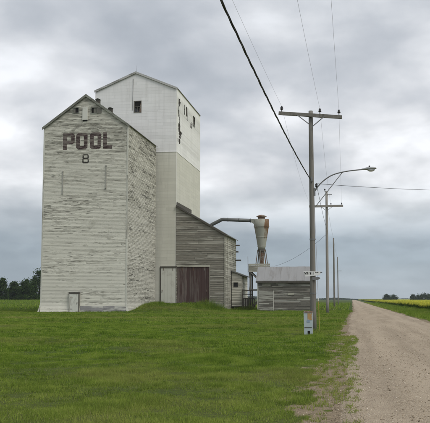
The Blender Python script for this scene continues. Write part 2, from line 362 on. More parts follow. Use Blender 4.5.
# ------------------------------------------------------------------ gravel road
ry = np.concatenate([np.arange(-30, 7, 1.0), np.arange(7, 40, 0.15), np.arange(40, 140, 0.6), np.geomspace(140, 4000, 60)])
k = 26; RV = []
for q in np.linspace(0, 1, k):
    xl = road_left(ry); xr = road_right(ry)
    xx = xl + (xr - xl) * q
    zz = 0.006 + 0.07 * np.sin(math.pi * q) ** 0.8 - 0.025 * (np.exp(-((q - 0.27) / 0.07) ** 2) + np.exp(-((q - 0.70) / 0.07) ** 2)) * 1.0 + (fbm(xx, ry, 1.4, 3) - 0.5) * 0.012
    if q in (0, 1): zz = ground_z(xx, ry) - 0.03
    else: zz = np.maximum(zz, 0.006) + np.maximum(ground_z(xx, ry), 0)
    RV.append(np.stack([xx, ry, zz], -1))
RV = np.array(RV); I = np.arange(RV.shape[0] * RV.shape[1]).reshape(RV.shape[:2])
ri = np.stack([I[:-1, :-1], I[1:, :-1], I[1:, 1:], I[:-1, 1:]], -1).reshape(-1)
mr, t, b = new_mat('gravel_surface')
P = t.node('ShaderNodeNewGeometry').outputs['Position']; ps = t.sep(P)
a1 = t.noise(P, 45.0, 4.0, 0.7); a2 = t.noise(P, 1.2, 5.0, 0.6)
a3 = t.noise(t.comb(t.math('MULTIPLY', ps[0], 1.6), t.math('MULTIPLY', ps[1], 0.10), 0.0), 1.0, 5.0, 0.6)
vor = t.node('ShaderNodeTexVoronoi'); t.put(vor.inputs['Vector'], P); vor.inputs['Scale'].default_value = 42.0
c = t.mix(t.sstep(a1, .32, .68), (0.168, 0.130, 0.088), (0.455, 0.375, 0.275))
c = t.mix(t.sstep(t.noise(P, 16.0, 4.0, 0.7), .45, .7, 0.0, 0.6), c, (0.245, 0.192, 0.135))
vs = t.sep(vor.outputs['Color'])
c = t.mix(t.math('MULTIPLY', t.sstep(vs[0], 0.55, 1.0), 0.5), c, (0.55, 0.47, 0.36))
c = t.mix(t.math('MULTIPLY', t.sstep(vs[1], 0.6, 1.0), 0.45), c, (0.15, 0.12, 0.095))
c = t.mix(t.sstep(a3, 0.40, 0.62, 0.0, 0.65), c, (0.425, 0.35, 0.26))
c = t.mix(t.sstep(a2, 0.45, 0.75, 0.0, 0.4), c, (0.245, 0.192, 0.135))
wob = t.math('MULTIPLY', t.math('SUBTRACT', t.noise(t.comb(0.0, t.math('MULTIPLY', ps[1], 0.06), 0.0), 1.0, 2.0), 0.5), 0.9)
for xt_ in (1.1, 3.2):           # packed wheel tracks, finer and paler than the loose ridges between
    dx_ = t.math('ABSOLUTE', t.math('SUBTRACT', t.math('ADD', ps[0], wob), xt_))
    c = t.mix(t.math('MULTIPLY', t.sstep(dx_, 0.15, 0.55, 0.45, 0.0), t.sstep(a2, 0.25, 0.6)), c, (0.425, 0.35, 0.26))
t.put(b.inputs['Base Color'], c); b.inputs['Roughness'].default_value = 0.95; b.inputs['Specular IOR Level'].default_value = 0.15
bp = t.node('ShaderNodeBump'); bp.inputs['Strength'].default_value = 0.8; bp.inputs['Distance'].default_value = 0.02
t.put(bp.inputs['Height'], t.math('ADD', a1, t.math('MULTIPLY', vor.outputs['Distance'], -1.2))); t.l.new(bp.outputs[0], b.inputs['Normal'])
ro = from_np('road', RV.reshape(-1, 3), 4, ri, mr, None, True); ro['kind'] = 'structure'
def road_z(x, y):
    q = np.clip((x - road_left(y)) / (road_right(y) - road_left(y)), 0, 1)
    return 0.006 + 0.07 * np.sin(math.pi * q) ** 0.8 - 0.025 * (np.exp(-((q - 0.27) / 0.07) ** 2) + np.exp(-((q - 0.70) / 0.07) ** 2))

# ------------------------------------------------------------------ lapped siding on an axis-aligned wall
def wall_span(poly, z):
    """u-interval of a convex (u,z) polygon at height z"""
    us = []
    n = len(poly)
    for i in range(n):
        (u0, z0), (u1, z1) = poly[i], poly[(i + 1) % n]
        if abs(z1 - z0) < 1e-9: continue
        q = (z - z0) / (z1 - z0)
        if -1e-9 <= q <= 1 + 1e-9: us.append(u0 + (u1 - u0) * q)
    return (min(us), max(us)) if len(us) >= 2 else None
def courses(poly, step, holes=(), blen=(2.5, 5.0), lap=0.018):
    """yields boards as (u0b,u1b,u0t,u1t,z0,z1)"""
    z0 = min(p[1] for p in poly); z1 = max(p[1] for p in poly); n = max(1, round((z1 - z0) / step)); st = (z1 - z0) / n
    cuts = sorted({z for h in holes for z in (h[2], h[3])})
    for i in range(n):
        za, zb = z0 + i * st, z0 + (i + 1) * st
        zs = [za] + [c for c in cuts if za + 0.01 < c < zb - 0.01] + [zb]
        for a, bb in zip(zs[:-1], zs[1:]):
            sa = wall_span(poly, a + 1e-5); sb = wall_span(poly, bb - 1e-5)
            if not sa or not sb: continue
            ints = [(sa[0], sa[1], sb[0], sb[1])]
            for (hu0, hu1, hz0, hz1) in holes:
                if hz0 < (a + bb) / 2 < hz1:
                    new = []
                    for (p, q, r_, s_) in ints:
                        if hu1 <= p or hu0 >= q: new.append((p, q, r_, s_)); continue
                        if hu0 - p > 0.02: new.append((p, hu0, r_, hu0))
                        if q - hu1 > 0.02: new.append((hu1, q, hu1, s_))
                    ints = new
            for (p, q, r_, s_) in ints:
                x = p; first = True
                while x < q - 1e-6:
                    L = random.uniform(*blen)
                    e = q if q - (x + L) < blen[0] * 0.5 else x + L
                    last = e >= q - 1e-6
                    yield (x, e, r_ if first else x, s_ if last else e, a, bb)
                    x = e; first = False
def to3(axis_, plane, u, z, out, sgn):
    """point on a wall: axis 'x' = wall runs along X at Y=plane, outward normal sgn*Y; 'y' = runs along Y at X=plane, normal sgn*X"""
    return (u, plane + sgn * out, z) if axis_ == 'x' else (plane + sgn * out, u, z)
def board_pts(axis_, plane, sgn, bd, lap, thick=0.012, kick=None, gap=0.003):
    u0, u1, t0, t1, z0, z1 = bd; u0 += gap; t0 += gap; u1 -= gap; t1 -= gap
    kb = kick(z0) if kick else 0; kt = kick(z1) if kick else 0
    P = lambda u, z, o: to3(axis_, plane, u, z, o, sgn)
    return [P(u0, z0, 0.0 + kb), P(u1, z0, 0.0 + kb), P(u1, z0, lap + thick + kb), P(u0, z0, lap + thick + kb),
            P(t0, z1, 0.0 + kt), P(t1, z1, 0.0 + kt), P(t1, z1, thick + kt), P(t0, z1, thick + kt)]
def siding(name, mat, parent, base, axis_, plane, sgn, poly, step, holes=(), lap=0.016, blen=(2.5, 5.0), kick=None, stuff=True, miss=0.0):
    m = MB(base)
    for bd in courses(poly, step, holes, blen):
        if random.random() < miss: continue
        m.hexa(board_pts(axis_, plane, sgn, bd, lap + random.uniform(-0.2, 0.35) * lap, kick=kick))
    o = m.build(name, mat, parent)
    if stuff: o['kind'] = 'stuff'
    return o
def boards(mat, parent, base, axis_, plane, sgn, poly, step, holes=(), lap=0.02, blen=(2.5, 5.0), name='board', miss=0.0, sag=0.0):
    """the same, each board an object of its own"""
    for bd in courses(poly, step, holes, blen):
        if random.random() < miss: continue
        p = board_pts(axis_, plane, sgn, bd, lap + random.uniform(-0.006, 0.014), 0.02, gap=0.008)
        if sag:
            k = random.uniform(-sag, sag); p = [(q[0], q[1], q[2] + (k if i in (1, 2, 5, 6) else 0)) for i, q in enumerate(p)]
        MB(base).hexa(p).build(name, mat, parent)
def frame(parent, base, axis_, plane, sgn, u0, u1, z0, z1, w_, out, mat, name='window_frame'):
    m = MB(base)
    def bx(a, b_, c_, d_):
        p = [to3(axis_, plane, u, z, o, sgn) for z in (c_, d_) for (u, o) in ((a, -0.02), (b_, -0.02), (b_, out), (a, out))]
        m.hexa(p)
    bx(u0 - w_, u0, z0 - w_, z1 + w_); bx(u1, u1 + w_, z0 - w_, z1 + w_); bx(u0, u1, z1, z1 + w_); bx(u0, u1, z0 - w_, z0)
    return m.build(name, mat, parent)
def slab(parent, base, axis_, plane, sgn, u0, u1, z0, z1, o0, o1, name, mat):
    p = [to3(axis_, plane, u, z, o, sgn) for z in (z0, z1) for (u, o) in ((u0, o0), (u1, o0), (u1, o1), (u0, o1))]
    return MB(base).hexa(p).build(name, mat, parent)

# ------------------------------------------------------------------ the POOL annex
AX0, AX1, AY0, AY1, AE, AP = -33.80, -24.10, 89.74, 103.30, 20.62, 24.12
AXM = (AX0 + AX1) / 2
base = Vector((AXM, (AY0 + AY1) / 2, 0))
annex = thing('grain_annex', 'tall gabled wooden storage annex with peeling cream boards and maroon POOL lettering', 'grain elevator', base)
g5 = [(AX0, -0.3), (AX1, -0.3), (AX1, AE), (AXM, AP), (AX0, AE)]
MB(base).prism([(u, AY0 + 0.04, z) for u, z in [(AX0 + .04, -.3), (AX1 - .04, -.3), (AX1 - .04, AE), (AXM, AP - .03), (AX0 + .04, AE)]], (0, AY1 - AY0 - 0.08, 0)).build('wall', M['core'], annex)
kick = lambda z: 0.24 * max(0.0, 1 - max(z, 0.0) / 1.05) ** 1.3
wl = [(-30.42, -29.82, 22.15, 22.70), (-28.32, -27.72, 22.05, 22.62)]
hat = (-29.33, -28.75, 21.30, 22.72)
siding('siding', M['annex_front'], annex, base, 'x', AY0, -1, g5, 0.15, wl, lap=0.009, kick=kick, blen=(1.2, 4.5))
siding('siding', M['annex_side'], annex, base, 'y', AX1, 1, [(AY0, -.3), (AY1, -.3), (AY1, AE), (AY0, AE)], 0.15, lap=0.011, kick=kick, blen=(1.0, 4.0))
siding('siding', M['annex_front'], annex, base, 'y', AX0, -1, [(AY0, -.3), (AY1, -.3), (AY1, AE), (AY0, AE)], 0.15, lap=0.011, kick=kick)
siding('siding', M['annex_side'], annex, base, 'x', AY1, 1, [(a, max(z, 0.5) if z < 1 else z) for a, z in g5], 0.15)
for sx, x in ((-1, AX0), (1, AX1)):        # corner boards, kicked out at the foot like the siding
    m = MB(base)
    zs = [-0.3, 0.0, 0.3, 0.6, 1.05, 8, 15, AE - 0.02]
    for za, zb in zip(zs[:-1], zs[1:]):
        ka, kb = kick(za) + 0.038, kick(zb) + 0.038
        m.hexa([(x + sx * ka - sx * .16, AY0 - ka, za), (x + sx * ka, AY0 - ka, za), (x + sx * ka, AY0 - ka + .16, za), (x + sx * ka - sx * .16, AY0 - ka + .16, za),
                (x + sx * kb - sx * .16, AY0 - kb, zb), (x + sx * kb, AY0 - kb, zb), (x + sx * kb, AY0 - kb + .16, zb), (x + sx * kb - sx * .16, AY0 - kb + .16, zb)])
    m.build('corner_board', M['trim'], annex)
def gable_roof(parent, base, x0, x1, y0, y1, eave, peak, ov, ovy, th, mat, rake_mat, rake_h):
    xm = (x0 + x1) / 2; sl_ = (peak - eave) / (xm - x0)
    ridge = None
    for s_ in (-1, 1):
        xe = xm + s_ * (xm - x0 + ov); ze = eave - sl_ * ov
        o = MB(base).prism([(xm, y0 - ovy, peak + 0.02), (xe, y0 - ovy, ze + 0.02), (xe, y0 - ovy, ze + 0.02 + th), (xm, y0 - ovy, peak + 0.02 + th)], (0, y1 - y0 + 2 * ovy, 0)).build('roof', mat, parent)
        ridge = ridge or o
        MB(base).prism([(xm, y0 - ovy - 0.035, peak + th + 0.03), (xe + s_ * 0.03, y0 - ovy - 0.035, ze + th + 0.03 - sl_ * .03), (xe + s_ * 0.03, y0 - ovy - 0.035, ze + th - rake_h - sl_ * .03), (xm, y0 - ovy - 0.035, peak + th - rake_h)], (0, 0.034, 0)).build('rake_board', rake_mat, parent)
    return ridge
ar = gable_roof(annex, base, AX0, AX1, AY0, AY1, AE, AP, 0.16, 0.16, 0.07, M['shingle'], M['rake'], 0.27)
for px, py in ((98.2, 98.5), (110.6, 110.0)):                     # small vents on the right slope
    p = gy(px, py, AY0 + 1.2); zr = AP - (p.x - AXM) * (AP - AE) / (AX1 - AXM)
    vo = MB(base).box(p.x - .22, p.x + .22, AY0 + 1.0, AY0 + 1.4, zr - .1, zr + .42).build('roof_vent', M['dark_wood'], annex)
    MB(base).prism([(p.x - .30, AY0 + .92, zr + .425), (p.x + .30, AY0 + .92, zr + .425), (p.x, AY0 + .92, zr + .58)], (0, .56, 0)).build('vent_cap', M['shingle'], vo)
for i, (u0, u1, z0, z1) in enumerate(wl):
    wn = slab(annex, base, 'x', AY0, -1, u0, u1, z0, z1, -0.038, -0.03, 'window', M['hole'])  # near-black sheet stands in for the unlit inside, no real recess
    frame(wn, base, 'x', AY0, -1, u0, u1, z0, z1, 0.10, 0.05, M['rake'])
    if i == 0: slab(wn, base, 'x', AY0, -1, u0 + .02, u0 + .22, z0 + .02, z1 - .02, -.028, -.005, 'loose_board', M['timber'])
    else: slab(wn, base, 'x', AY0, -1, u0 + .24, u1 - .01, z0 + .02, z1 - .02, -.028, -.005, 'loose_board', M['timber'])
slab(annex, base, 'x', AY0, -1, -27.62, -27.15, 22.0, 22.60, 0.035, 0.06, 'patch_board', M['timber'])
ht = slab(annex, base, 'x', AY0, -1, *hat[:2], hat[2], hat[3], 0.02, 0.13, 'hatch_cover', M['pale_paint'])
slab(ht, base, 'x', AY0, -1, hat[0] + .06, hat[1] - .02, hat[2] - .14, hat[2] - 0.005, 0.02, 0.07, 'hatch_shadow', M['hole'])  # dark strip painted in for the shadow under the hatch cover
for px, y0, y1 in ((62.6, 171, 194), (105.9, 165, 188.5)):      # tie plates on the gable wall
    a = gy(px, y1, AY0); b_ = gy(px, y0, AY0)
    tp = slab(annex, base, 'x', AY0, -1, a.x - .06, a.x + .06, a.z, b_.z, 0.025, 0.075, 'tie_plate', M['tie'])
    for zz in (a.z + .1, b_.z - .1): MB(base).box(a.x - .08, a.x + .08, AY0 - .095, AY0 - .078, zz - .08, zz + .08).build('bolt_plate', M['tie'], tp)
# low door in the front wall
dr = slab(annex, base, 'x', AY0, -1, -30.35, -29.42, 0.0, 2.0, 0.2, 0.30, 'door', M['pale_paint'])
slab(dr, base, 'x', AY0, -1, -30.5, -29.27, 2.03, 2.20, 0.03, 0.33, 'lintel', M['dark_wood'])
slab(dr, base, 'x', AY0, -1, -29.40, -29.30, 0.0, 2.02, 0.03, 0.31, 'door_post', M['timber'])
slab(dr, base, 'x', AY0, -1, -29.56, -29.50, .92, 1.10, .302, .345, 'handle', M['rust'])
for zz in (.35, 1.55): slab(dr, base, 'x', AY0, -1, -30.36, -30.05, zz, zz + .06, .302, .315, 'hinge', M['rust'])
slab(dr, base, 'x', AY0, -1, -30.47, -30.37, 0.0, 2.02, 0.03, 0.31, 'door_post', M['trim'])
for i in range(12):                                              # scoured skirt boards to the right of the door
    u0 = -29.25 + i % 4 * 1.29; rw = i // 4
    MB(base).hexa(board_pts('x', AY0, -1, (u0, u0 + 1.28, u0, u0 + 1.28, .02 + rw * .23, .02 + rw * .23 + .22), .015, .03, kick)).build('skirt_board', M['grey_boards'] if False else M['skirt'] if 'skirt' in M else M.setdefault('skirt', wood('scoured_skirt_boards', (0.44, 0.435, 0.39), (0.225, 0.22, 0.215), 0.6, per_object=True, streak=(0.5, 5.0))), annex)

# painted letters follow the lapped boards
def lettering(name, inside, x0, x1, z0, z1, mat, out):
    m = MB(base); st = (AP + 0.3) / round((AP + 0.3) / 0.15); dx = 0.02
    n0 = int((z0 + 0.3) / st) - 1; n1 = int((z1 + 0.3) / st) + 2
    for c_ in range(n0, n1):
        ca = -0.3 + c_ * st
        for s_ in range(4):
            za, zb = ca + st * s_ / 4, ca + st * (s_ + 1) / 4; zm = (za + zb) / 2
            if not (z0 <= zm <= z1): continue
            xs = np.arange(x0, x1, dx); ok = [inside(x, zm) for x in xs]
            i = 0
            while i < len(xs):
                if ok[i]:
                    j = i
                    while j + 1 < len(xs) and ok[j + 1]: j += 1
                    oa = 0.012 + 0.013 * (1 - s_ / 4) + out; ob = 0.012 + 0.013 * (1 - (s_ + 1) / 4) + out
                    m.add([(xs[i], AY0 - oa, za), (xs[j] + dx, AY0 - oa, za), (xs[j] + dx, AY0 - ob, zb), (xs[i], AY0 - ob, zb)], [(0, 1, 2, 3)], 0.5)
                    i = j + 1
                else: i += 1
    return m.build(name, mat, annex)
def octo(x, z, x0, x1, z0, z1, c):
    if not (x0 <= x <= x1 and z0 <= z <= z1): return False
    ax_ = min(x - x0, x1 - x); az = min(z - z0, z1 - z); return ax_ + az >= c
LZ0, LZ1 = 17.98, 19.86; LX = [gy(p, 141, AY0).x for p in (63.2, 74.6, 76.2, 87.6, 90.0, 101.2, 103.2, 112.2)]
def inO(a, b_): return lambda x, z: octo(x, z, a, b_, LZ0, LZ1, .22) and not octo(x, z, a + .42, b_ - .42, LZ0 + .40, LZ1 - .40, .06)
def inP(a, b_):
    zl = LZ0 + 0.62
    def f(x, z):
        if a <= x <= a + .42 and LZ0 <= z <= LZ1: return True
        top = octo(x, z, a - .5, b_, zl, LZ1, .22) and x >= a
        return top and not octo(x, z, a + .42, b_ - .40, zl + .38, LZ1 - .38, .05)
    return f
def inL(a, b_): return lambda x, z: (a <= x <= a + .42 and LZ0 <= z <= LZ1) or (a <= x <= b_ and LZ0 <= z <= LZ0 + .42)
for i, fn in enumerate((inP(LX[0], LX[1]), inO(LX[2], LX[3]), inO(LX[4], LX[5]), inL(LX[6], LX[7]))):
    lo = lettering('painted_letter', fn, LX[2 * i], LX[2 * i + 1], LZ0, LZ1, M['letter'], 0.006)
def in8(x, z):
    cx_, za, zm, zb = -28.93, 16.40, 16.95, 17.46; t_ = .15
    o1 = octo(x, z, cx_ - .36, cx_ + .36, zm - t_ / 2, zb, .14) and not octo(x, z, cx_ - .36 + t_, cx_ + .36 - t_, zm + t_ / 2, zb - t_, .05)
    o2 = octo(x, z, cx_ - .38, cx_ + .38, za, zm + t_ / 2, .14) and not octo(x, z, cx_ - .38 + t_, cx_ + .38 - t_, za + t_, zm - t_ / 2, .05)
    return o1 or o2
lettering('painted_numeral', in8, -29.4, -28.4, 16.38, 17.48, M['letter_black'], 0.006)

# ------------------------------------------------------------------ the white elevator
EX0, EX1, EY0, EY1, EE, EP, EB = -32.30, -21.64, 104.0, 121.0, 28.22, 30.46, 20.05
EXM = (EX0 + EX1) / 2
base = Vector((EXM, (EY0 + EY1) / 2, 0))
elev = thing('grain_elevator', 'tallest gabled elevator, white sheeted above and beige below, with broken gable window', 'grain elevator', base)
MB(base).prism([(u, EY0 + .06, z) for u, z in [(EX0 + .06, 0), (EX1 - .06, 0), (EX1 - .06, EE), (EXM, EP - .04), (EX0 + .06, EE)]], (0, EY1 - EY0 - .12, 0)).build('wall', M['core'], elev)
wa = gy(134.6, 101.6, EY0); wb = gy(140.8, 112, EY0)
win = (wa.x, wb.x, wb.z, wa.z)
holes = []
for x0, x1, y0, y1 in [(178.3, 179.6, 98.5, 106), (178.6, 180.6, 101.5, 104.5), (178.2, 178.8, 106, 114), (178.3, 179.4, 110, 117), (178.9, 179.7, 117, 124), (178.5, 180.2, 124, 131),
                       (178.4, 181.4, 131, 135.5), (178.6, 180.4, 135.5, 138), (177.7, 178.5, 138.5, 142), (178.9, 180.0, 138.5, 144),
                       (184.2, 185.1, 105, 115), (186.1, 187.6, 107.5, 117), (186.6, 187.6, 117, 120.5), (193.0, 194.6, 116.5, 127), (190.4, 191.6, 124.0, 128.5), (191.6, 192.4, 122.8, 126)]:
    a = gx(x0, (y0 + y1) / 2, EX1); c_ = gx(x1, (y0 + y1) / 2, EX1); m_ = gx((x0 + x1) / 2, y0, EX1).z; n_ = gx((x0 + x1) / 2, y1, EX1).z
    nq = 9; ja = jb = 0.0; wj = c_.y - a.y
    for q in range(nq):
        ja = max(-.25, min(.25, ja + random.uniform(-.13, .13))); jb = max(-.25, min(.25, jb + random.uniform(-.13, .13))); zq = n_ + (m_ - n_) * q / nq
        holes.append((max(EY0 + .15, a.y + ja * wj), c_.y + jb * wj, zq, zq + (m_ - n_) / nq))
clad = dict(lap=0.0035, blen=(1.8, 2.6))
siding('siding', M['white_clad'], elev, base, 'x', EY0, -1, [(EX0, EB), (EX1, EB), (EX1, EE), (EXM, EP), (EX0, EE)], 0.42, [win], **clad)
siding('siding', M['white_clad'], elev, base, 'y', EX1, 1, [(EY0, EB), (EY1, EB), (EY1, EE), (EY0, EE)], 0.42, holes, **clad)
siding('siding', M['white_clad'], elev, base, 'y', EX0, -1, [(EY0, EB), (EY1, EB), (EY1, EE), (EY0, EE)], 0.42, **clad)
siding('siding', M['white_clad'], elev, base, 'x', EY1, 1, [(EX0, EB), (EX1, EB), (EX1, EE), (EXM, EP), (EX0, EE)], 0.42, **clad)
siding('siding', M['beige_clad'], elev, base, 'x', EY0, -1, [(EX0, 0), (EX1, 0), (EX1, EB - .10), (EX0, EB - .10)], 0.42, **clad)
siding('siding', M['beige_clad'], elev, base, 'y', EX1, 1, [(EY0, 0), (EY1, 0), (EY1, EB - .10), (EY0, EB - .10)], 0.42, **clad)
siding('siding', M['beige_clad'], elev, base, 'y', EX0, -1, [(EY0, 0), (EY1, 0), (EY1, EB - .10), (EY0, EB - .10)], 0.42, **clad)
siding('siding', M['beige_clad'], elev, base, 'x', EY1, 1, [(EX0, 0), (EX1, 0), (EX1, EB - .10), (EX0, EB - .10)], 0.42, **clad)
for (a, p, s_, u0, u1) in (('x', EY0, -1, EX0, EX1 + .05), ('y', EX1, 1, EY0, EY1)):
    slab(elev, base, a, p, s_, u0, u1, EB - .098, EB - .002, 0.0, 0.05, 'belt_flashing', M['white_clad'])
for x, y, sx, sy in ((EX1, EY0, 1, -1), (EX1, EY1, 1, 1), (EX0, EY0, -1, -1)):
    m = MB(base); m.box(min(x, x + sx * .026), max(x, x + sx * .026), min(y + sy * .026, y - sy * .1), max(y + sy * .026, y - sy * .1), 0.0, EE - .01)
    m.build('corner_flashing', M['beige_clad'] if False else M['white_clad'], elev)
er = gable_roof(elev, base, EX0, EX1, EY0, EY1, EE, EP, 0.12, 0.14, 0.06, M['metal_roof'], M['rake_white'], 0.24)
MB(base).tube([(EXM, EY0 + .4, EP), (EXM, EY0 + .4, EP + 1.0)], [.02, .008], 6).build('lightning_rod', M['steel'], er)
# broken gable window
wn = slab(elev, base, 'x', EY0, -1, win[0], win[1], win[2], win[3], -0.058, -0.05, 'window', M['hole'])  # black sheet just behind the cladding, coloured as the unlit interior
frame(wn, base, 'x', EY0, -1, *win, 0.09, 0.05, M['timber'])
zm = (win[2] + win[3]) / 2; um = (win[0] + win[1]) / 2
slab(wn, base, 'x', EY0, -1, win[0], win[1], zm - .03, zm + .03, -.045, -.01, 'glazing_bar', M['timber'])
slab(wn, base, 'x', EY0, -1, um - .02, um + .02, win[2], zm - .03, -.045, -.012, 'glazing_bar', M['timber'])
MB(base).prism([(win[0] + .02, EY0 + .03, win[2] + .02), (um - .03, EY0 + .03, win[2] + .02), (um - .03, EY0 + .03, win[2] + .3), (win[0] + .02, EY0 + .03, zm - .1)], (0, .004, 0)).build('pane', M['glass'], wn)
MB(base).prism([(um + .03, EY0 + .03, win[2] + .02), (win[1] - .02, EY0 + .03, win[2] + .02), (win[1] - .02, EY0 + .03, zm - .04), (um + .2, EY0 + .03, zm - .2)], (0, .004, 0)).build('pane', M['glass'], wn)
MB(base).prism([(win[1] - .18, EY0 - .01, win[2] - .1), (win[1] - .02, EY0 - .01, win[2] - .1), (win[1] + .02, EY0 - .01, win[3] - .05), (win[1] - .10, EY0 - .01, zm + .05)], (0, -.03, 0)).build('loose_board', M['rust'], wn)
a = gy(133.4, 79, EY0)
MB(base).tube([(a.x, EY0 - .06, a.z), (a.x - .02, EY0 - .06, (a.z + win[3]) / 2), (a.x - .08, EY0 - .06, win[2] + .2)], .018, 6).build('cable', M['wire'], elev)
# pale sliding door beside the driveway
d0 = gy(161.2, 268.5, EY0); d1 = gy(175.2, 301, EY0)
sdoor = slab(elev, base, 'x', EY0, -1, d0.x, d1.x, 1.0, d0.z, 0.03, 0.075, 'sliding_door', M['door_paint'])
slab(sdoor, base, 'x', EY0, -1, d0.x - .12, d0.x - .005, 1.0, d0.z + .1, .03, .10, 'door_jamb', M['dark_wood'])
slab(sdoor, base, 'x', EY0, -1, d0.x - .12, d1.x + .1, d0.z + .105, d0.z + .26, .03, .14, 'door_track', M['dark_wood'])
for i in range(1, 4):
    u = d0.x + (d1.x - d0.x) * i / 4; slab(sdoor, base, 'x', EY0, -1, u - .02, u + .02, 1.05, d0.z - .05, .077, .085, 'door_batten', M['door_paint'])
slab(sdoor, base, 'x', EY0, -1, d0.x + .14, d0.x + .20, 2.3, 2.6, .087, .13, 'handle', M['rust'])
for u in (d0.x + .3, d1.x - .3): slab(sdoor, base, 'x', EY0, -1, u - .04, u + .04, d0.z - .25, d0.z + .10, .087, .105, 'hanger', M['rust'])
slab(elev, base, 'x', EY0, -1, d0.x - .1, d1.x + .1, .75, .99, .03, .22, 'door_sill', M['concrete'])

# ------------------------------------------------------------------ driveway shed
SX0, SX1, SY0, SY1, SH, SL = EX1 + 0.06, -15.42, 103.96, 114.0, 13.05, 9.42
base = Vector(((SX0 + SX1) / 2, (SY0 + SY1) / 2, 0.5))
shed = thing('driveway_shed', 'tall weathered lean-to driveway shed with faded maroon plank door', 'shed', base)
MB(base).prism([(SX0 + .0, SY0 + .05, 0.2), (SX1 - .05, SY0 + .05, 0.2), (SX1 - .05, SY0 + .05, SL - .05), (SX0 + .0, SY0 + .05, SH - .05)], (0, SY1 - SY0 - .1, 0)).build('wall', M['core'], shed)
da, db = gy(177.4, 267, SY0), gy(209, 301, SY0)
door = (da.x, db.x, 1.0, da.z)
boards(M['shed_wood'], shed, base, 'x', SY0, -1, [(SX0, .5), (SX1, .5), (SX1, SL), (SX0, SH)], 0.23, [door], blen=(2.2, 4.4), sag=0.008)
boards(M['shed_side_wood'], shed, base, 'y', SX1, 1, [(SY0, 0.1), (SY1, 0.1), (SY1, SL), (SY0, SL)], 0.25, blen=(3.0, 5.0), sag=0.01)
boards(M['shed_wood'], shed, base, 'x', SY1, 1, [(SX0, 1), (SX1, 1), (SX1, SL), (SX0, SH)], 0.5, blen=(6, 7))
MB(base).box(SX1 - .12, SX1 + .065, SY0 - .07, SY0 + .1, 0.0, SL - .05).build('corner_post', M['shed_side_wood'], shed)
MB(base).box(SX1 + .05, SX1 + .10, SY0 + 2.0, SY0 + 2.2, 0.0, SL - .3).build('side_batten', M['shed_side_wood'], shed)
sl_ = (SH - SL) / (SX1 - SX0)
sr = MB(base).prism([(SX0 - .0, SY0 - .2, SH + .02), (SX1 + .3, SY0 - .2, SL + .02 - sl_ * .3), (SX1 + .3, SY0 - .2, SL + .10 - sl_ * .3), (SX0 - .0, SY0 - .2, SH + .10)], (0, SY1 - SY0 + .35, 0)).build('roof', M['shingle'], shed)
MB(base).prism([(SX0, SY0 - .235, SH + .13), (SX1 + .32, SY0 - .235, SL + .13 - sl_ * .32), (SX1 + .32, SY0 - .235, SL - .10 - sl_ * .32), (SX0, SY0 - .235, SH - .10)], (0, .033, 0)).build('rake_board', M['dark_wood'], shed)
MB(base).box(SX0, SX0 + .05, SY0 + .3, SY1, SH + .1, SH + .55).build('wall_flashing', M['dark_wood'], shed)
for yy, zz, ln in ((SY1 - .5, 8.55, .55), (SY1 - .7, 6.55, .75), (SY1 - .3, 7.7, .35)):
    MB(base).box(SX1 + .03, SX1 + .03 + ln, yy - .25, yy + .25, zz, zz + .16).build('bracket', M['dark_wood'], shed)
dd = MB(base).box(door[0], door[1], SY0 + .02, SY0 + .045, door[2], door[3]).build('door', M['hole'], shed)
n = 13
for i in range(n):
    u0 = door[0] + (door[1] - door[0]) * i / n; u1 = door[0] + (door[1] - door[0]) * (i + 1) / n
    MB(base).box(u0 + .008, u1 - .008, SY0 - .02 - random.uniform(0, .012), SY0 + .015, door[2] + random.uniform(0, .10), door[3] - .02).build('plank', M['maroon_planks'], dd)
MB(base).box(door[1] - .30, door[1] - .24, SY0 - .075, SY0 - .034, 2.3, 2.6).build('handle', M['rust'], dd)
for u in (door[0] + .6, (door[0] + door[1]) / 2, door[1] - .6): MB(base).box(u - .05, u + .05, SY0 - .055, SY0 - .034, door[3] - .45, door[3] - .03).build('hanger', M['rust'], dd)
slab(shed, base, 'x', SY0, -1, door[0] - .05, door[1] + .1, door[3] + .005, door[3] + .20, .03, .12, 'door_track', M['shed_side_wood'])
slab(shed, base, 'x', SY0, -1, door[1] + .01, door[1] + .14, .9, door[3], .035, .075, 'door_jamb', M['shed_wood'])
slab(shed, base, 'x', SY0, -1, door[0], SX1 - .3, .45, 0.98, .05, .35, 'sill', M['concrete'])
for x in (-16.9, SX1 - .15): MB(base).box(x - .2, x + .2, SY0 - .3, SY0 + .2, -.2, .48).build('footing', M['concrete'], shed)

# ------------------------------------------------------------------ small hut against the shed
HX0, HX1, HY0, HY1 = SX1 + 0.12, -13.95, 109.0, 114.6
base = Vector(((HX0 + HX1) / 2, (HY0 + HY1) / 2, 0))
hut = thing('lean_to_hut', 'small raised lean-to hut with one tiny window, set on piles beside weathered shed', 'hut', base)
MB(base).prism([(HX0 + .02, HY0 + .04, .6), (HX1 - .04, HY0 + .04, .6), (HX1 - .04, HY0 + .04, 4.42), (HX0 + .02, HY0 + .04, 4.95)], (0, HY1 - HY0 - .08, 0)).build('wall', M['core'], hut)
hw = (-14.98, -14.52, 3.05, 3.5)
boards(M['hut_boards'], hut, base, 'x', HY0, -1, [(HX0, .55), (HX1, .55), (HX1, 4.42), (HX0, 4.95)], 0.22, [hw], blen=(4, 5))
boards(M['hut_boards'], hut, base, 'y', HX1, 1, [(HY0, .55), (HY1, .55), (HY1, 4.42), (HY0, 4.42)], 0.22, blen=(5, 6))
MB(base).box(HX1 - .05, HX1 + .05, HY0 - .05, HY0 + .05, .5, 4.45).build('corner_board', M['hut_boards'], hut)
wn = slab(hut, base, 'x', HY0, -1, *hw, -.038, -.02, 'window', M['glass']); frame(wn, base, 'x', HY0, -1, *hw, .08, .06, M['dark_wood'])
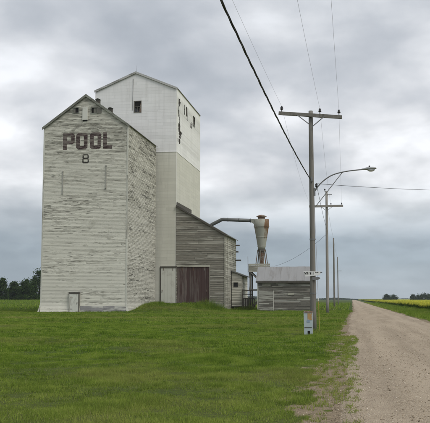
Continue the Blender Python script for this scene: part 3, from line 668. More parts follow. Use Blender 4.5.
MB(base).prism([(HX0 - .05, HY0 - .25, 5.0), (HX1 + .5, HY0 - .25, 4.28), (HX1 + .5, HY0 - .25, 4.38), (HX0 - .05, HY0 - .25, 5.10)], (0, HY1 - HY0 + .4, 0)).build('roof', M['shingle'], hut)
for x in (HX0 + .15, (HX0 + HX1) / 2, HX1 - .15):
    for y in (HY0 + .2, HY1 - .3): MB(base).box(x - .13, x + .13, y - .13, y + .13, -.15, .56).build('pile', M['dark_wood'], hut)
MB(base).box(HX0, HX1, HY0 - .1, HY0 + .1, .42, .56).build('floor_beam', M['dark_wood'], hut)
# loading deck with rails between hut and tower
base = Vector((-13.4, 110, 0))
deck = thing('loading_deck', 'dark timber loading deck with two-bar railing between hut and cyclone tower', 'deck', base)
MB(base).box(-13.85, -12.4, 108.6, 111.0, 1.45, 1.62).build('deck_floor', M['dark_wood'], deck)
for i in range(5): MB(base).box(-13.85 + i * .29, -13.60 + i * .29, 108.62, 108.68, 0.0, 1.44).build('skirt_board', M['dark_wood'], deck)
for z in (2.05, 2.55): MB(base).bar((-13.9, 108.65, z), (-12.5, 108.65, z), .07, .10).build('rail', M['dark_wood'], deck)
for x in (-13.82, -12.6): MB(base).bar((x, 108.72, 0), (x, 108.72, 2.7), .11).build('post', M['dark_wood'], deck)
for x in (-13.75, -12.5): MB(base).bar((x, 110.8, 0), (x, 110.8, 1.46), .14).build('post', M['dark_wood'], deck)

# ------------------------------------------------------------------ support tower + dust cyclone
TX0, TX1, TY0, TY1 = -12.95, -10.35, 108.7, 111.0
tc = Vector(((TX0 + TX1) / 2, (TY0 + TY1) / 2, 0))
base = tc
tower = thing('support_tower', 'timber support tower with boarded platform under the rusty dust cyclone', 'tower', base)
ZT = 5.45
for x in (TX0 + .1, TX1 - .1):
    for y in (TY0 + .1, TY1 - .1): MB(base).bar((x, y, -.1), (x, y, ZT), .20).build('leg', M['timber'], tower)
for y in (TY0 + .1, TY1 - .1):
    MB(base).bar((TX0 + .1, y - .11, .3), (TX1 - .1, y - .11, 2.6), .06, .14).build('brace', M['timber'], tower)
    MB(base).bar((TX1 - .1, y - .16, 2.6), (TX0 + .1, y - .16, 4.9), .06, .14).build('brace', M['timber'], tower)
for x in (TX0 + .1,):
    MB(base).bar((x - .11, TY0, 2.7), (x - .11, TY1, 5.0), .06, .14).build('brace', M['dark_wood'], tower)
    MB(base).bar((x - .17, TY1, 2.7), (x - .17, TY0, 5.0), .06, .14).build('brace', M['dark_wood'], tower)
MB(base).bar((TX0 - .05, TY0 - .0, 2.6), (TX1, TY0 - .0, 2.6), .08, .18).build('beam', M['timber'], tower)
MB(base).box(TX0 - .05, TX1 + .05, TY0 - .08, TY1 + .08, ZT, ZT + .12).build('platform', M['timber'], tower)
for i in range(4):
    MB(base).box(TX0 - .06, TX1 + .06, TY0 - .13, TY0 - .09, ZT - .55 + i * .27, ZT - .30 + i * .27).build('side_board', M['shed_side_wood'], tower)
    MB(base).box(TX0 - .12, TX0 - .07, TY0 - .08, TY1 + .08, ZT - .55 + i * .27, ZT - .30 + i * .27).build('side_board', M['shed_side_wood'], tower)
MB(base).tube([(TX0 - .16, TY0 - .2, 1.5), (TX0 - .16, TY0 - .2, 6.9)], .035, 8).build('conduit', M['steel'], tower)
CYY = tc.y
cc = gy(261.6, 240, CYY); ccx = cc.x
def zpx(py): return gy(261.6, py, CYY).z
base = Vector((ccx, CYY, ZT + .12))
cyc = thing('dust_cyclone', 'rust-streaked galvanised cone dust cyclone with long duct over the shed', 'cyclone', base)
zt = zpx(219.5)
MB(base).lathe((ccx, CYY, 0), [(.44, zpx(249.5)), (.50, zpx(247)), (.93, zpx(228)), (.98, zpx(226.5)), (.98, zt), (.90, zt + .02)], 28).build('body', M['galv'], cyc, True)
for py in (226.8, 237, 246.5):
    rr = .98 + .02 if py < 228 else .50 + (.93 - .50) * (247 - py) / (247 - 228) + .02
    zz = zpx(py); MB(base).lathe((ccx, CYY, 0), [(rr - .03, zz - .04), (rr + .02, zz - .04), (rr + .02, zz + .04), (rr - .03, zz + .04)], 28).build('band', M['galv'], cyc)
MB(base).lathe((ccx, CYY, 0), [(.45, zt), (.45, zt + .28)], 20).build('neck', M['rust'], cyc)
MB(base).lathe((ccx, CYY, 0), [(.40, zt + .27), (.68, zt + .34), (.66, zt + .42), (.30, zt + .58), (.05, zt + .62)], 24).build('rain_cap', M['rust'], cyc)
MB(base).lathe((ccx, CYY, 0), [(.52, zpx(251.5)), (.52, zpx(249.3))], 24).build('collar', M['dark_wood'], cyc)
MB(base).lathe((ccx, CYY, 0), [(.22, ZT + .12), (.40, zpx(251.4))], 16).build('outlet', M['rust'], cyc)
for k in range(6):
    an = k * math.pi / 3 + .3; c_, s_ = math.cos(an), math.sin(an)
    MB(base).bar((ccx + .52 * c_, CYY + .52 * s_, zpx(250)), (ccx + .82 * c_, CYY + .82 * s_, ZT + .12), .09).build('leg', M['rust'] if k % 2 else M['timber'], cyc)
zi = zpx(220.6)
MB(base).prism([(ccx - .72, CYY - .55, zi - .62), (ccx - 1.35, CYY - .35, zi - .2), (ccx - 1.35, CYY - .35, zi + .22), (ccx - .72, CYY - .55, zi + .12)], (0, .7, 0)).build('inlet', M['galv'], cyc)
q0 = gy(212, 224.5, CYY); q1 = gy(221.5, 219.6, CYY); q2 = Vector((ccx - 1.3, CYY - .02, zi + .02))
q1.z = (q1.z + zi) / 2 + .1
dpts = [q0 + Vector((-.5, 0, -.45)), q0, q1 - Vector((.25, 0, .14)), q1 + Vector((.02, 0, 0)), q1 + Vector((.3, 0, .01)), q2]
MB(base).tube(dpts, .23, 14).build('duct', M['duct'], cyc, True)
for f_ in (.15, .55, .96):
    p = dpts[4].lerp(dpts[5], f_); MB(base).tube([p - Vector((.04, 0, 0)), p + Vector((.04, 0, 0))], .265, 14).build('duct_flange', M['duct'], cyc)

# ------------------------------------------------------------------ grey storage shed
BX0, BX1, BY0, BY1, BE = -11.35, -4.85, 103.6, 108.2, 3.78
base = Vector(((BX0 + BX1) / 2, (BY0 + BY1) / 2, 0))
store = thing('storage_shed', 'low shed of bare grey boards under a pale sheet roof', 'shed', base)
BR = gy(285, 267.2, (BY0 + BY1) / 2).z; bym = (BY0 + BY1) / 2
MB(base).prism([(BX0 + .04, BY0 + .04, -.1), (BX0 + .04, BY1 - .04, -.1), (BX0 + .04, BY1 - .04, BE), (BX0 + .04, bym, BR - .08), (BX0 + .04, BY0 + .04, BE)], (BX1 - BX0 - .08, 0, 0)).build('wall', M['core'], store)
boards(M['grey_boards'], store, base, 'x', BY0, -1, [(BX0, .02), (BX1, .02), (BX1, BE), (BX0, BE)], 0.19, blen=(1.8, 4.2), sag=.01)
boards(M['grey_boards'], store, base, 'y', BX0, -1, [(BY0, .02), (BY1, .02), (BY1, BE), (bym, BR - .1), (BY0, BE)], 0.22, blen=(3, 5))
boards(M['grey_boards'], store, base, 'y', BX1, 1, [(BY0, .02), (BY1, .02), (BY1, BE), (bym, BR - .1), (BY0, BE)], 0.22, blen=(3, 5))
for s_ in (-1, 1):
    ye = bym + s_ * (bym - BY0 + .3); ze = BE - .3 * (BR - BE) / (bym - BY0)
    nsh = 7
    for i in range(nsh):
        xa = BX0 - .2 + (BX1 - BX0 + .4) * i / nsh; xb = BX0 - .2 + (BX1 - BX0 + .4) * (i + 1) / nsh
        lift = .012 * (i % 2)
        MB(base).prism([(xa + .004, bym, BR + .02 + lift), (xa + .004, ye, ze + .04 + lift), (xa + .004, ye, ze + .09 + lift), (xa + .004, bym, BR + .07 + lift)], (xb - xa - .008, 0, 0)).build('roof_sheet', M['metal_roof'], store)
MB(base).box(BX0 - .2, BX1 + .2, BY0 - .33, BY0 - .30, BE - .36, BE - .17).build('fascia', M['dark_wood'], store)
cb = wood('white_batten_paint', (0.50, 0.49, 0.43), (0.3, 0.29, 0.25), 0.25, vertical=True)
MB(base).box(BX0 - .03, BX0 + .10, BY0 - .07, BY0 + .0, .0, BE - .05).build('corner_board', cb, store)
MB(base).box(BX1 - .10, BX1 + .03, BY0 - .07, BY0 + .0, .0, BE - .05).build('corner_board', cb, store)
xb = gy(273.6, 295, BY0).x; zt_ = gy(270, 291, BY0).z
dd = MB(base).box(BX0 + .14, xb - .08, BY0 - .09, BY0 - .055, .08, zt_).build('door', M['grey_boards'], store)
MB(base).box(xb - .07, xb + .03, BY0 - .10, BY0 - .05, 0.0, zt_ + .05).build('door_jamb', cb, dd)
zb = gy(265, 303.8, BY0).z; MB(base).box(BX0 + .16, xb - .55, BY0 - .13, BY0 - .092, zb - .06, zb + .06).build('door_bar', cb, dd)
zh = gy(265, 284.5, BY0).z
for (u0, u1, zz, hh) in ((-9.6, -8.3, gy(280, 286.7, BY0).z, .10), (-10.75, -9.75, zh, .45), (-7.7, -6.9, gy(283, 294, BY0).z, .3)):
    MB(base).box(u0, u1, BY0 - .075, BY0 - .046, zz - hh / 2, zz + hh / 2).build('patch_board', M['shed_side_wood'], store)

# ------------------------------------------------------------------ utility poles
def insulator(m, p, s=1.0):
    m.lathe(p, [(.018 * s, -.12), (.018 * s, .0), (.06 * s, .01), (.075 * s, .05), (.05 * s, .07), (.065 * s, .10), (.045 * s, .14), (.03 * s, .17)], 10)
ATT = {}
def util_pole(key, label, x, y, H, r0, r1, arms, mat, top=None, lean=(0, 0)):
    base = Vector((x, y, 0)); t_ = thing('utility_pole', label, 'utility pole', base, 'wooden power poles along the road')
    n = 9; MB(base).tube([(x + lean[0] * i / (n - 1), y + lean[1] * i / (n - 1), -.3 + (H + .3) * i / (n - 1)) for i in range(n)], [r0 + (r1 - r0) * i / (n - 1) for i in range(n)], 14).build('pole', mat, t_, True)
    xt = x + lean[0]; ATT[key] = []
    for (xl, zl, xr, zr, ins, yo) in arms:
        ya = y + yo
        arm = MB(base).bar((xl, ya, zl), (xr, ya, zr), .12, .15 if key == 'p1' else .22).build('crossarm', mat, t_)
        for s_ in (-1, 1):
            q = .62; xe = xt + s_ * q; ze = zl + (zr - zl) * (xe - xl) / (xr - xl)
            MB(base).bar((xe, ya - .07, ze - .03), (xt + s_ * .06, ya - .02, ze - .48), .015, .04).build('brace', M['steel'], t_)
        for xi in ins:
            zi_ = zl + (zr - zl) * (xi - xl) / (xr - xl) + .065
            m = MB(base); insulator(m, (xi, ya, zi_ + .10)); m.build('insulator', M['insul'], arm, True); ATT[key].append(Vector((xi, ya, zi_ + .26)))
    return t_, base
P1 = gz(313.7, 332); Yp = P1.y
def p1(px, py): return gy(px, py, Yp)
L, Rr = p1(279, 114), p1(342, 118)
pole1, pb = util_pole('p1', 'nearest thick wooden pole carrying the street lamp, its crossarm tilted', P1.x, Yp, p1(311, 111).z, .135, .098, [(L.x, L.z, Rr.x, Rr.z, (p1(282, 110).x, p1(320, 112).x, p1(339, 113).x), -.17)], M['pole'], lean=(-.02, 0))
zsec = p1(307, 180).z
MB(pb).box(P1.x - .04, P1.x + .04, Yp - .19, Yp - .10, zsec - .1, zsec + .12).build('cable_clamp', M['steel'], pole1)
m = MB(pb); insulator(m, (P1.x + .2, Yp - .02, p1(316, 187).z), .9); m.bar((P1.x + .08, Yp - .02, p1(316, 187).z - .05), (P1.x + .22, Yp - .02, p1(316, 187).z - .05), .03); m.build('insulator', M['insul'], pole1, True)
for z in (1.7, 4.1): MB(pb).lathe((P1.x, Yp, z), [(.134, -.03), (.137, .03)], 14).build('pole_band', M['steel'], pole1)
P2 = gz(327.6, 313.2); Y2 = P2.y
a2 = gy(328, 206.3, Y2); H2 = gy(328, 191, Y2).z; b2 = gy(343.2, 206.3, Y2)
hw2 = b2.x - P2.x
pole2, pb2 = util_pole('p2', 'slimmer pale pole with low crossarm and bracket top, second from the lamp', P2.x, Y2, H2, .17, .12, [(P2.x - hw2, a2.z, P2.x + hw2, a2.z, (P2.x - hw2 + .15, P2.x + .5, P2.x + hw2 - .15), -.2)], M['pole_pale'], lean=(.06, 0))
m = MB(pb2); insulator(m, (P2.x - .12, Y2 - .16, H2 + .05), 1.5); m.build('insulator', M['insul'], pole2, True)
MB(pb2).bar((P2.x + .1, Y2 - .1, gy(331, 194.6, Y2).z), (P2.x + .62, Y2 - .1, gy(331, 194.6, Y2).z), .06).build('bracket', M['steel'], pole2)
P3 = Vector((gy(334.4, 300, 140).x, 140, 0)); H3 = gy(334.4, 238, 140).z
P4 = Vector((gy(338.2, 300, 203).x, 203, 0)); H4 = gy(338, 257, 203).z
pole3, _ = util_pole('p3', 'plain distant pole standing beyond the bracket-topped pole', P3.x, P3.y, H3, .15, .11, [], M['pole'])
pole4, _ = util_pole('p4', 'farthest and smallest wooden pole by the road', P4.x, P4.y, H4, .14, .10, [], M['pole'])
P5 = Vector((gy(341.2, 300, 290).x, 290, 0))
MB(Vector((P4.x, P4.y, 0))).bar((P4.x + .0, P4.y - .15, H4 - 3.3), (P4.x + .9, P4.y - .15, H4 - 3.3), .09).build('bracket', M['pole'], pole4)

# ------------------------------------------------------------------ wires
def span(a, b_, sag, n=40):
    a, b_ = Vector(a), Vector(b_)
    return [a.lerp(b_, i / n) - Vector((0, 0, 4 * sag * (i / n) * (1 - i / n))) for i in range(n + 1)]
def wire(a, b_, sag, rad, label, mat='thin_wire', n=40, group=None):
    o = MB(a).tube(span(a, b_, sag, n), rad, 6).build('wire', M[mat]); tag(o, label, 'wire', group); return o
P0 = Vector((-1.35, -14, 0))          # the pole behind the photographer
A1, A2 = ATT['p1'], ATT['p2']
ends0 = [Vector((P0.x - 2.2, P0.y, 10.1)), Vector((P0.x - .15, P0.y, 10.1)), Vector((P0.x + .95, P0.y, 10.1))]
for a, b_, nm in zip(A1, ends0, ('left', 'middle', 'right')):
    wire(a, b_, .45, .0032, f'thin overhead wire from the {nm} insulator of the lamp pole towards the viewer')
for a, b_, nm in zip(A1, A2, ('left', 'middle', 'right')):
    wire(a, b_, .7, .0035, f'thin wire from the {nm} insulator of the lamp pole to the bracket-topped pole', 'thin_wire')
top3 = Vector((P3.x, P3.y, H3)); top4 = Vector((P4.x, P4.y, H4))
wire(Vector((P2.x - .1, Y2, H2 + .2)), top3, .6, .008, 'thin wire from the bracket-topped pole to the plain distant pole')
wire(top3, top4, .7, .008, 'thin wire between the two farthest poles')
# twisted service cable overhead
tw = thing('service_cable', 'thick dark twisted cable hanging from the lamp pole towards the viewer', 'cable', (P1.x, Yp - .15, zsec))
cl_ = span((P1.x - .06, Yp - .18, zsec), (-2.45, -14, 7.6), 0.75, 300)
for k in range(3):
    pts = []
    for i, p in enumerate(cl_):
        an = i * .42 + k * 2.094; pts.append(p + Vector((math.cos(an) * .013, 0, math.sin(an) * .013)))
    MB((P1.x, Yp - .15, zsec)).tube(pts, 0.012 if k else .008, 6).build('strand', M['wire'], tw)
e = gy(430, 189.2, 46); st_ = Vector((P1.x + .2, Yp - .02, p1(316, 187).z + .15))
dirv = e - st_
wire(st_, st_ + dirv * 2.2 + Vector((0, 0, .25)), .16, .010, 'dark wire crossing the road away to the right from the lamp pole', 'wire')
wire(st_, gy(328, 232.5, Y2), .25, .009, 'dark secondary wire sloping from the lamp pole down to the pale pole', 'wire')
wire(gy(327.2, 233.5, Y2), gy(274, 266.3, CYY - 1.0), .5, .012, 'dark service drop sagging from the pale pole to the tower platform', 'wire')

# ------------------------------------------------------------------ street lamp on the first pole
base = Vector((P1.x + .1, Yp, p1(316, 190).z))
lamp = thing('street_lamp', 'cobra-head street lamp on a long curved arm over the road', 'street lamp', base)
ap = [p1(314.6, 191.5), p1(318, 186.5), p1(323.5, 181), p1(331, 176), p1(339, 173.3), p1(348, 171.6), p1(356, 170.7), p1(362.5, 170.2)]
ap = [p + Vector((0, -.03 * i, 0)) for i, p in enumerate(ap)]
def smooth_path(P_, k=6):      # Catmull-Rom through the points
    o_ = []
    for i in range(len(P_) - 1):
        a0, a1, a2_, a3_ = P_[max(i - 1, 0)], P_[i], P_[i + 1], P_[min(i + 2, len(P_) - 1)]
        for j in range(k):
            q = j / k; o_.append(0.5 * ((2 * a1) + (a2_ - a0) * q + (2 * a0 - 5 * a1 + 4 * a2_ - a3_) * q * q + (3 * a1 - a0 - 3 * a2_ + a3_) * q ** 3))
    return o_ + [P_[-1]]
MB(base).tube(smooth_path(ap), .026, 10).build('arm', M['steel'], lamp, True)
MB(base).bar(ap[4] + Vector((.15, 0, .02)), p1(315.2, 207), .028).build('strut', M['steel'], lamp)
MB(base).box(P1.x + .08, P1.x + .15, Yp - .08, Yp + .08, ap[0].z - .18, ap[0].z + .14).build('mounting_plate', M['steel'], lamp)
h0 = ap[-1]; dirl = Vector((1, -.08, .04)).normalized()
m = MB(base)                      # housing: lofted cross sections, flat below
secs = [(-.06, .035, .035), (.06, .06, .055), (.18, .13, .085), (.34, .165, .095), (.48, .15, .085), (.58, .10, .05), (.61, .03, .02)]
vs = []; sg = 14
for q, wy, hz in secs:
    c_ = h0 + dirl * q
    for k_ in range(sg):
        an = 2 * math.pi * k_ / sg; z = math.sin(an); vs.append(c_ + Vector((0, math.cos(an) * wy, (z * hz) if z > 0 else z * hz * .45)))
fs = [(i * sg + k_, i * sg + (k_ + 1) % sg, (i + 1) * sg + (k_ + 1) % sg, (i + 1) * sg + k_) for i in range(len(secs) - 1) for k_ in range(sg)] + [tuple(range(sg)), tuple(range((len(secs) - 1) * sg, len(secs) * sg))]
m.add(vs, fs); hd = m.build('lamp_head', M['lamp_head'], lamp, True)
m = MB(base); c_ = h0 + dirl * .37; vs = []
for q, zz in ((1.0, -.035), (.85, -.085), (.5, -.115), (.1, -.125)):
    vs += [c_ + Vector((math.cos(2 * math.pi * k_ / 14) * .17 * q, math.sin(2 * math.pi * k_ / 14) * .135 * q, zz)) for k_ in range(14)]
m.add(vs, [(i * 14 + k_, i * 14 + (k_ + 1) % 14, (i + 1) * 14 + (k_ + 1) % 14, (i + 1) * 14 + k_) for i in range(3) for k_ in range(14)] + [tuple(range(42, 56)), tuple(range(14))[::-1]])
m.build('lens', M['lens'], hd, True)
MB(base).lathe(h0 + dirl * .30 + Vector((0, 0, .09)), [(.035, 0), (.035, .05), (.02, .06)], 10).build('photocell', M['black'], hd)

# ------------------------------------------------------------------ sign, pedestal, guy
base = Vector((P1.x, Yp - .15, p1(312, 274).z))
sa, sb = p1(303.6, 271.3), p1(321.8, 276.6); Ys = Yp - .17
sign = thing('pole_sign', 'narrow white sign board with dark lettering nailed across the lamp pole', 'sign', base)
MB(base).prism([(sa.x, Ys, sa.z), (sb.x, Ys, sa.z - .02), (sb.x - .10, Ys, sb.z + .06), (sa.x + .10, Ys, sb.z)], (0, .02, 0)).build('panel', M['white'], sign)
m = MB(base); x = sa.x + .05
for i, (gw, kind) in enumerate([(.085, 'N'), (.07, 'V'), (.06, 'I'), (.06, 'V'), (.055, 'I'), (.06, 'I'), (.03, ' '), (.07, '-'), (.07, '-'), (.06, ' '), (.10, '-')]):
    zb_, zt2 = sa.z - .15, sa.z - .03; yq = Ys - .004
    st2 = lambda xa, za, xb_, zb2: m.bar((xa, yq, za), (xb_, yq, zb2), .004, .024)
    if kind == 'N': st2(x, zb_, x, zt2); st2(x, zt2, x + gw * .8, zb_); st2(x + gw * .8, zb_, x + gw * .8, zt2)
    if kind == 'V': st2(x, zt2, x + gw * .35, zb_); st2(x + gw * .35, zb_, x + gw * .7, zt2)
    if kind == 'I': st2(x + gw * .4, zb_, x + gw * .4, zt2)
    if kind == '-': st2(x, zt2 - .03, x + gw * .8, zt2 - .03); 
    x += gw + .008
m.build('lettering', M['black'], sign)
s2 = [p1(312.5, 277), p1(320.5, 280.2)]
MB(base).prism([(s2[0].x, Ys, s2[0].z), (s2[1].x - .05, Ys, s2[0].z), (s2[1].x, Ys, (s2[0].z + s2[1].z) / 2), (s2[1].x - .12, Ys, s2[1].z), (s2[0].x, Ys, s2[1].z)], (0, .015, 0)).build('small_plate', M['steel'], sign)
Bx = gz(308.3, 335); by = Bx.y
x0, x1 = gy(303.8, 335, by).x, gy(312.7, 335, by).x; zt3 = gy(308, 312.6, by).z
base = Vector((Bx.x, by, 0))
ped = thing('utility_pedestal', 'pale blue utility box with rusty cap and orange label at foot of the lamp pole', 'utility box', base)
dp = .26
bod = MB(base); bod.prism([(x0 + .02, by, -.05), (x1 - .01, by, -.05), (x1, by, zt3), (x0, by, zt3)], (0, dp, 0)); bod.build('cabinet', M['box_blue'], ped)
MB(base).hexa([(x0 - .015, by - .02, zt3 + .002), (x1 + .015, by - .02, zt3 + .002), (x1 + .015, by + dp + .02, zt3 + .002), (x0 - .015, by + dp + .02, zt3 + .002),
               (x0 + .02, by + .01, zt3 + .06), (x1 - .02, by + .01, zt3 + .06), (x1 - .02, by + dp - .01, zt3 + .06), (x0 + .02, by + dp - .01, zt3 + .06)]).build('cap', M['rust'], ped)
MB(base).box(x1 - .20, x1 - .015, by - .006, by - .001, zt3 - .30, zt3 - .03).build('label_plate', M['orange'], ped)
MB(base).box(x0 + .13, x0 + .25, by - .008, by - .001, zt3 * .56, zt3 * .66).build('label_plate', plain('faded_sticker', (.25, .33, .42), .6), ped)
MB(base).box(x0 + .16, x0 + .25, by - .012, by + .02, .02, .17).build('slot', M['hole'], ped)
MB(base).box(x0 + .03, x1 - .03, by - .014, by - .002, .30, .315).build('door_seam', M['dark_wood'], ped)
base = Vector((P1.x + .17, Yp + .9, 0))
guy = thing('guy_wire', 'guy wire with yellow plastic guard leaning to the lamp pole', 'guy wire', base)
ga = Vector((P1.x + .22, Yp + 1.0, -.05)); gb = Vector((P1.x + .03, Yp + .09, 8.2))
MB(base).tube([ga, gb], .006, 6).build('strand', M['thin_wire'], guy)
MB(base).tube([ga + (gb - ga) * .015, ga + (gb - ga) * .17], .022, 10).build('guard', M['yellow'], guy)
MB(base).tube([ga + (gb - ga) * .17, ga + (gb - ga) * .185], .035, 10).build('guard_top', M['pale_paint'], guy)

# ------------------------------------------------------------------ grass, gravel, crop (nobody could count them)
def foliage_mat(name, cols, dry_c, trans=0.35):
    m = bpy.data.materials.new(name); m.use_nodes = True; t = NT(m.node_tree); t.n.clear()
    r = t.node('ShaderNodeAttribute', attribute_name='rnd').outputs['Fac']; dr_ = t.node('ShaderNodeAttribute', attribute_name='dry').outputs['Fac']
    c = t.mix(t.math('MULTIPLY', dr_, 0.9), t.ramp(r, cols), dry_c)
    a = t.node('ShaderNodeBsdfDiffuse', i_Color=c); b_ = t.node('ShaderNodeBsdfTranslucent', i_Color=c)
    mx = t.node('ShaderNodeMixShader', i_Fac=trans); t.l.new(a.outputs[0], mx.inputs[1]); t.l.new(b_.outputs[0], mx.inputs[2])
    t.l.new(mx.outputs[0], t.node('ShaderNodeOutputMaterial').inputs[0]); return m
mgrass = foliage_mat('grass_blades', [(0.0, (0.07, 0.122, 0.016)), (0.5, (0.165, 0.262, 0.032)), (0.93, (0.28, 0.355, 0.062)), (1.0, (0.36, 0.34, 0.16))], (0.33, 0.31, 0.11))
bx_, bz_, bh_, bw_ = [], [], [], []
def scatter(n, ylo, yhi, xfun, h, wd, keep, zf=ground_z):
    y = np.sqrt(rng.random(n) * (yhi ** 2 - ylo ** 2) + ylo ** 2)
    xl, xh = xfun(y); x = xl + (xh - xl) * rng.random(n)
    k_ = keep(x, y) > rng.random(n); x, y = x[k_], y[k_]
    return x, y, zf(x, y), h(x, y, len(x)), np.full(len(x), wd)
def outside(x, y):     # not under the buildings
    ins = ((x > AX0 - .25) & (x < AX1 + .06) & (y > AY0 - .15) & (y < AY1)) | ((x > EX0) & (x < EX1) & (y > EY0 - .1) & (y < EY1)) | ((x > SX0) & (x < SX1) & (y > SY0 - .1) & (y < SY1))
    ins |= ((x > BX0 - .05) & (x < BX1 + .05) & (y > BY0 - .05) & (y < BY1))
    return ~ins
left = lambda y: (-(y * .44 + .8), np.full_like(y, 0.5))
tall_weeds = lambda x, y: (np.exp(-((x + 16.9) / 1.6) ** 2 - ((y - 102.4) / 1.2) ** 2) * 1.5 + np.exp(-((x + 13.2) / 2.2) ** 2 - ((y - 108.0) / .7) ** 2) * .7
                          + np.exp(-((x + 23.4) / .7) ** 2) * smooth(y, 92, 95) * (1 - smooth(y, 103.5, 104)) * .35 + np.exp(-((y - AY0 + .4) / .22) ** 2) * (x > AX0 - .4) * (x < AX1 + .3) * .22 * smooth(fbm(x, y * 0 + 1, .9, 3), .35, .6) + np.exp(-((y - BY0 + .25) / .25) ** 2) * (x > BX0 - .3) * (x < BX1 + .3) * .30 * smooth(fbm(x, y * 0 + 4, .9, 3), .3, .6)
                          + np.exp(-((x - P1.x) / .35) ** 2 - ((y - Yp + .3) / .5) ** 2) * .22)
hgt = lambda a, b_: (lambda x, y, n: (a + (b_ - a) * rng.random(n)) * (0.25 + 1.5 * smooth(fbm(x, y, 1.2, 4), .25, .75)) + tall_weeds(x, y) * rng.random(n))
keepL = lambda x, y: (1 - 0.985 * bare(x, y)) * outside(x, y) * (0.30 + 0.9 * smooth(fbm(x + 50, y * .8, 2.2, 4), .32, .62)) * (x < road_left(y) + .03)
Z = [scatter(560000, 9, 22, left, hgt(.018, .052), .0066, keepL), scatter(560000, 22, 50, left, hgt(.024, .068), .0125, keepL), scatter(430000, 50, 110, left, hgt(.04, .10), .026, keepL)]
wl_ = lambda y: (np.full_like(y, -29.0), np.full_like(y, -11.0))
Z.append(scatter(60000, 92, 110, wl_, hgt(.08, .20), .03, lambda x, y: outside(x, y) * (0.25 + smooth(tall_weeds(x, y), 0.02, .3))))
Z.append(scatter(60000, 110, 300, lambda y: (-(y * .44), -(y * 0) - .5), hgt(.15, .4), .09, lambda x, y: outside(x, y) * 1.0 * (x < road_left(y))))
right = lambda y: (np.full_like(y, 4.5), np.full_like(y, 11.5))
Z.append(scatter(150000, 48, 130, right, hgt(.08, .26), .022, lambda x, y: (1 - bare(x, y)) * (x > road_right(y))))
Z.append(scatter(50000, 130, 330, right, hgt(.12, .30), .06, lambda x, y: 1.0 * (x > road_right(y))))
# coarse weeds creeping into the gravel edge
wd_ = scatter(1400, 9, 34, lambda y: (road_left(y) - 1.6, road_left(y) + .35), lambda x, y, n: np.zeros(n), .01, lambda x, y: 0.2 + 0.8 * bare(x, y))
cxw, cyw = wd_[0], wd_[1]; rep = 26
xw = np.repeat(cxw, rep) + rng.normal(0, .035, len(cxw) * rep); yw = np.repeat(cyw, rep) + rng.normal(0, .05, len(cxw) * rep)
Z.append((xw, yw, np.maximum(ground_z(xw, yw), np.where(xw > road_left(yw), road_z(xw, yw), -9)), .02 + .05 * rng.random(len(xw)), np.full(len(xw), .009)))
# tufts, broad-leaved weeds and seed stalks in the lawn
def tufts(nc, rep, ylo, yhi, spread, h, wd, keep):
    c_ = scatter(nc, ylo, yhi, left, lambda x, y, n: np.zeros(n), .01, keep)
    xx = np.repeat(c_[0], rep) + rng.normal(0, spread, len(c_[0]) * rep); yy = np.repeat(c_[1], rep) + rng.normal(0, spread, len(c_[0]) * rep)
    return xx, yy, ground_z(xx, yy), h[0] + (h[1] - h[0]) * rng.random(len(xx)), np.full(len(xx), wd)
kw = lambda x, y: outside(x, y) * smooth(fbm(x + 3, y, .35, 3), .35, .65) * (x < road_left(y) - .3)
i0 = sum(len(q[0]) for q in Z)
Z.append(tufts(3000, 22, 9, 34, .05, (.02, .06), .016, kw)); Z.append(tufts(3500, 18, 34, 105, .10, (.05, .12), .035, kw)); i1 = sum(len(q[0]) for q in Z)
Z.append(tufts(5200, 2, 9, 45, .03, (.05, .12), .004, kw)); i2 = sum(len(q[0]) for q in Z)
X, Y, ZZ, H, WD = (np.concatenate([q[i] for q in Z]) for i in range(5))
n = len(X); an = rng.random(n) * 2 * math.pi; la = rng.random(n) * 2 * math.pi; lm = H * (0.25 + .75 * rng.random(n))
b0 = np.stack([X - np.cos(an) * WD / 2, Y - np.sin(an) * WD / 2, ZZ - .01], -1); b1 = np.stack([X + np.cos(an) * WD / 2, Y + np.sin(an) * WD / 2, ZZ - .01], -1)
tp = np.stack([X + np.cos(la) * lm, Y + np.sin(la) * lm, ZZ + H], -1)
V = np.stack([b0, b1, tp], 1).reshape(-1, 3)
rv = np.clip(-0.05 + 0.35 * fbm(X, Y * .7, .22, 4) + 0.6 * smooth(fbm(X + 7, Y * .8, 2.2, 4), .2, .8) + .06 + rng.normal(0, .27, n) , 0, .94); rv = np.where(rng.random(n) < .012, 1.0, rv)
rv[i0:i1] = np.clip(.12 + rng.normal(0, .12, i1 - i0), 0, .5); rv[i1:i2] = np.where(rng.random(i2 - i1) < .6, 1.0, .9)
dv = np.clip(dry(X, Y) * (0.35 + .8 * rng.random(n)) + .5 * bare(X, Y) * rng.random(n), 0, 1)
go = from_np('grass', V, 3, np.arange(3 * n), mgrass, {'rnd': ('FACE', rv), 'dry': ('FACE', dv)}); go['kind'] = 'stuff'; go['label'] = 'rough mown green grass beside the gravel road'
print('grass blades', n)

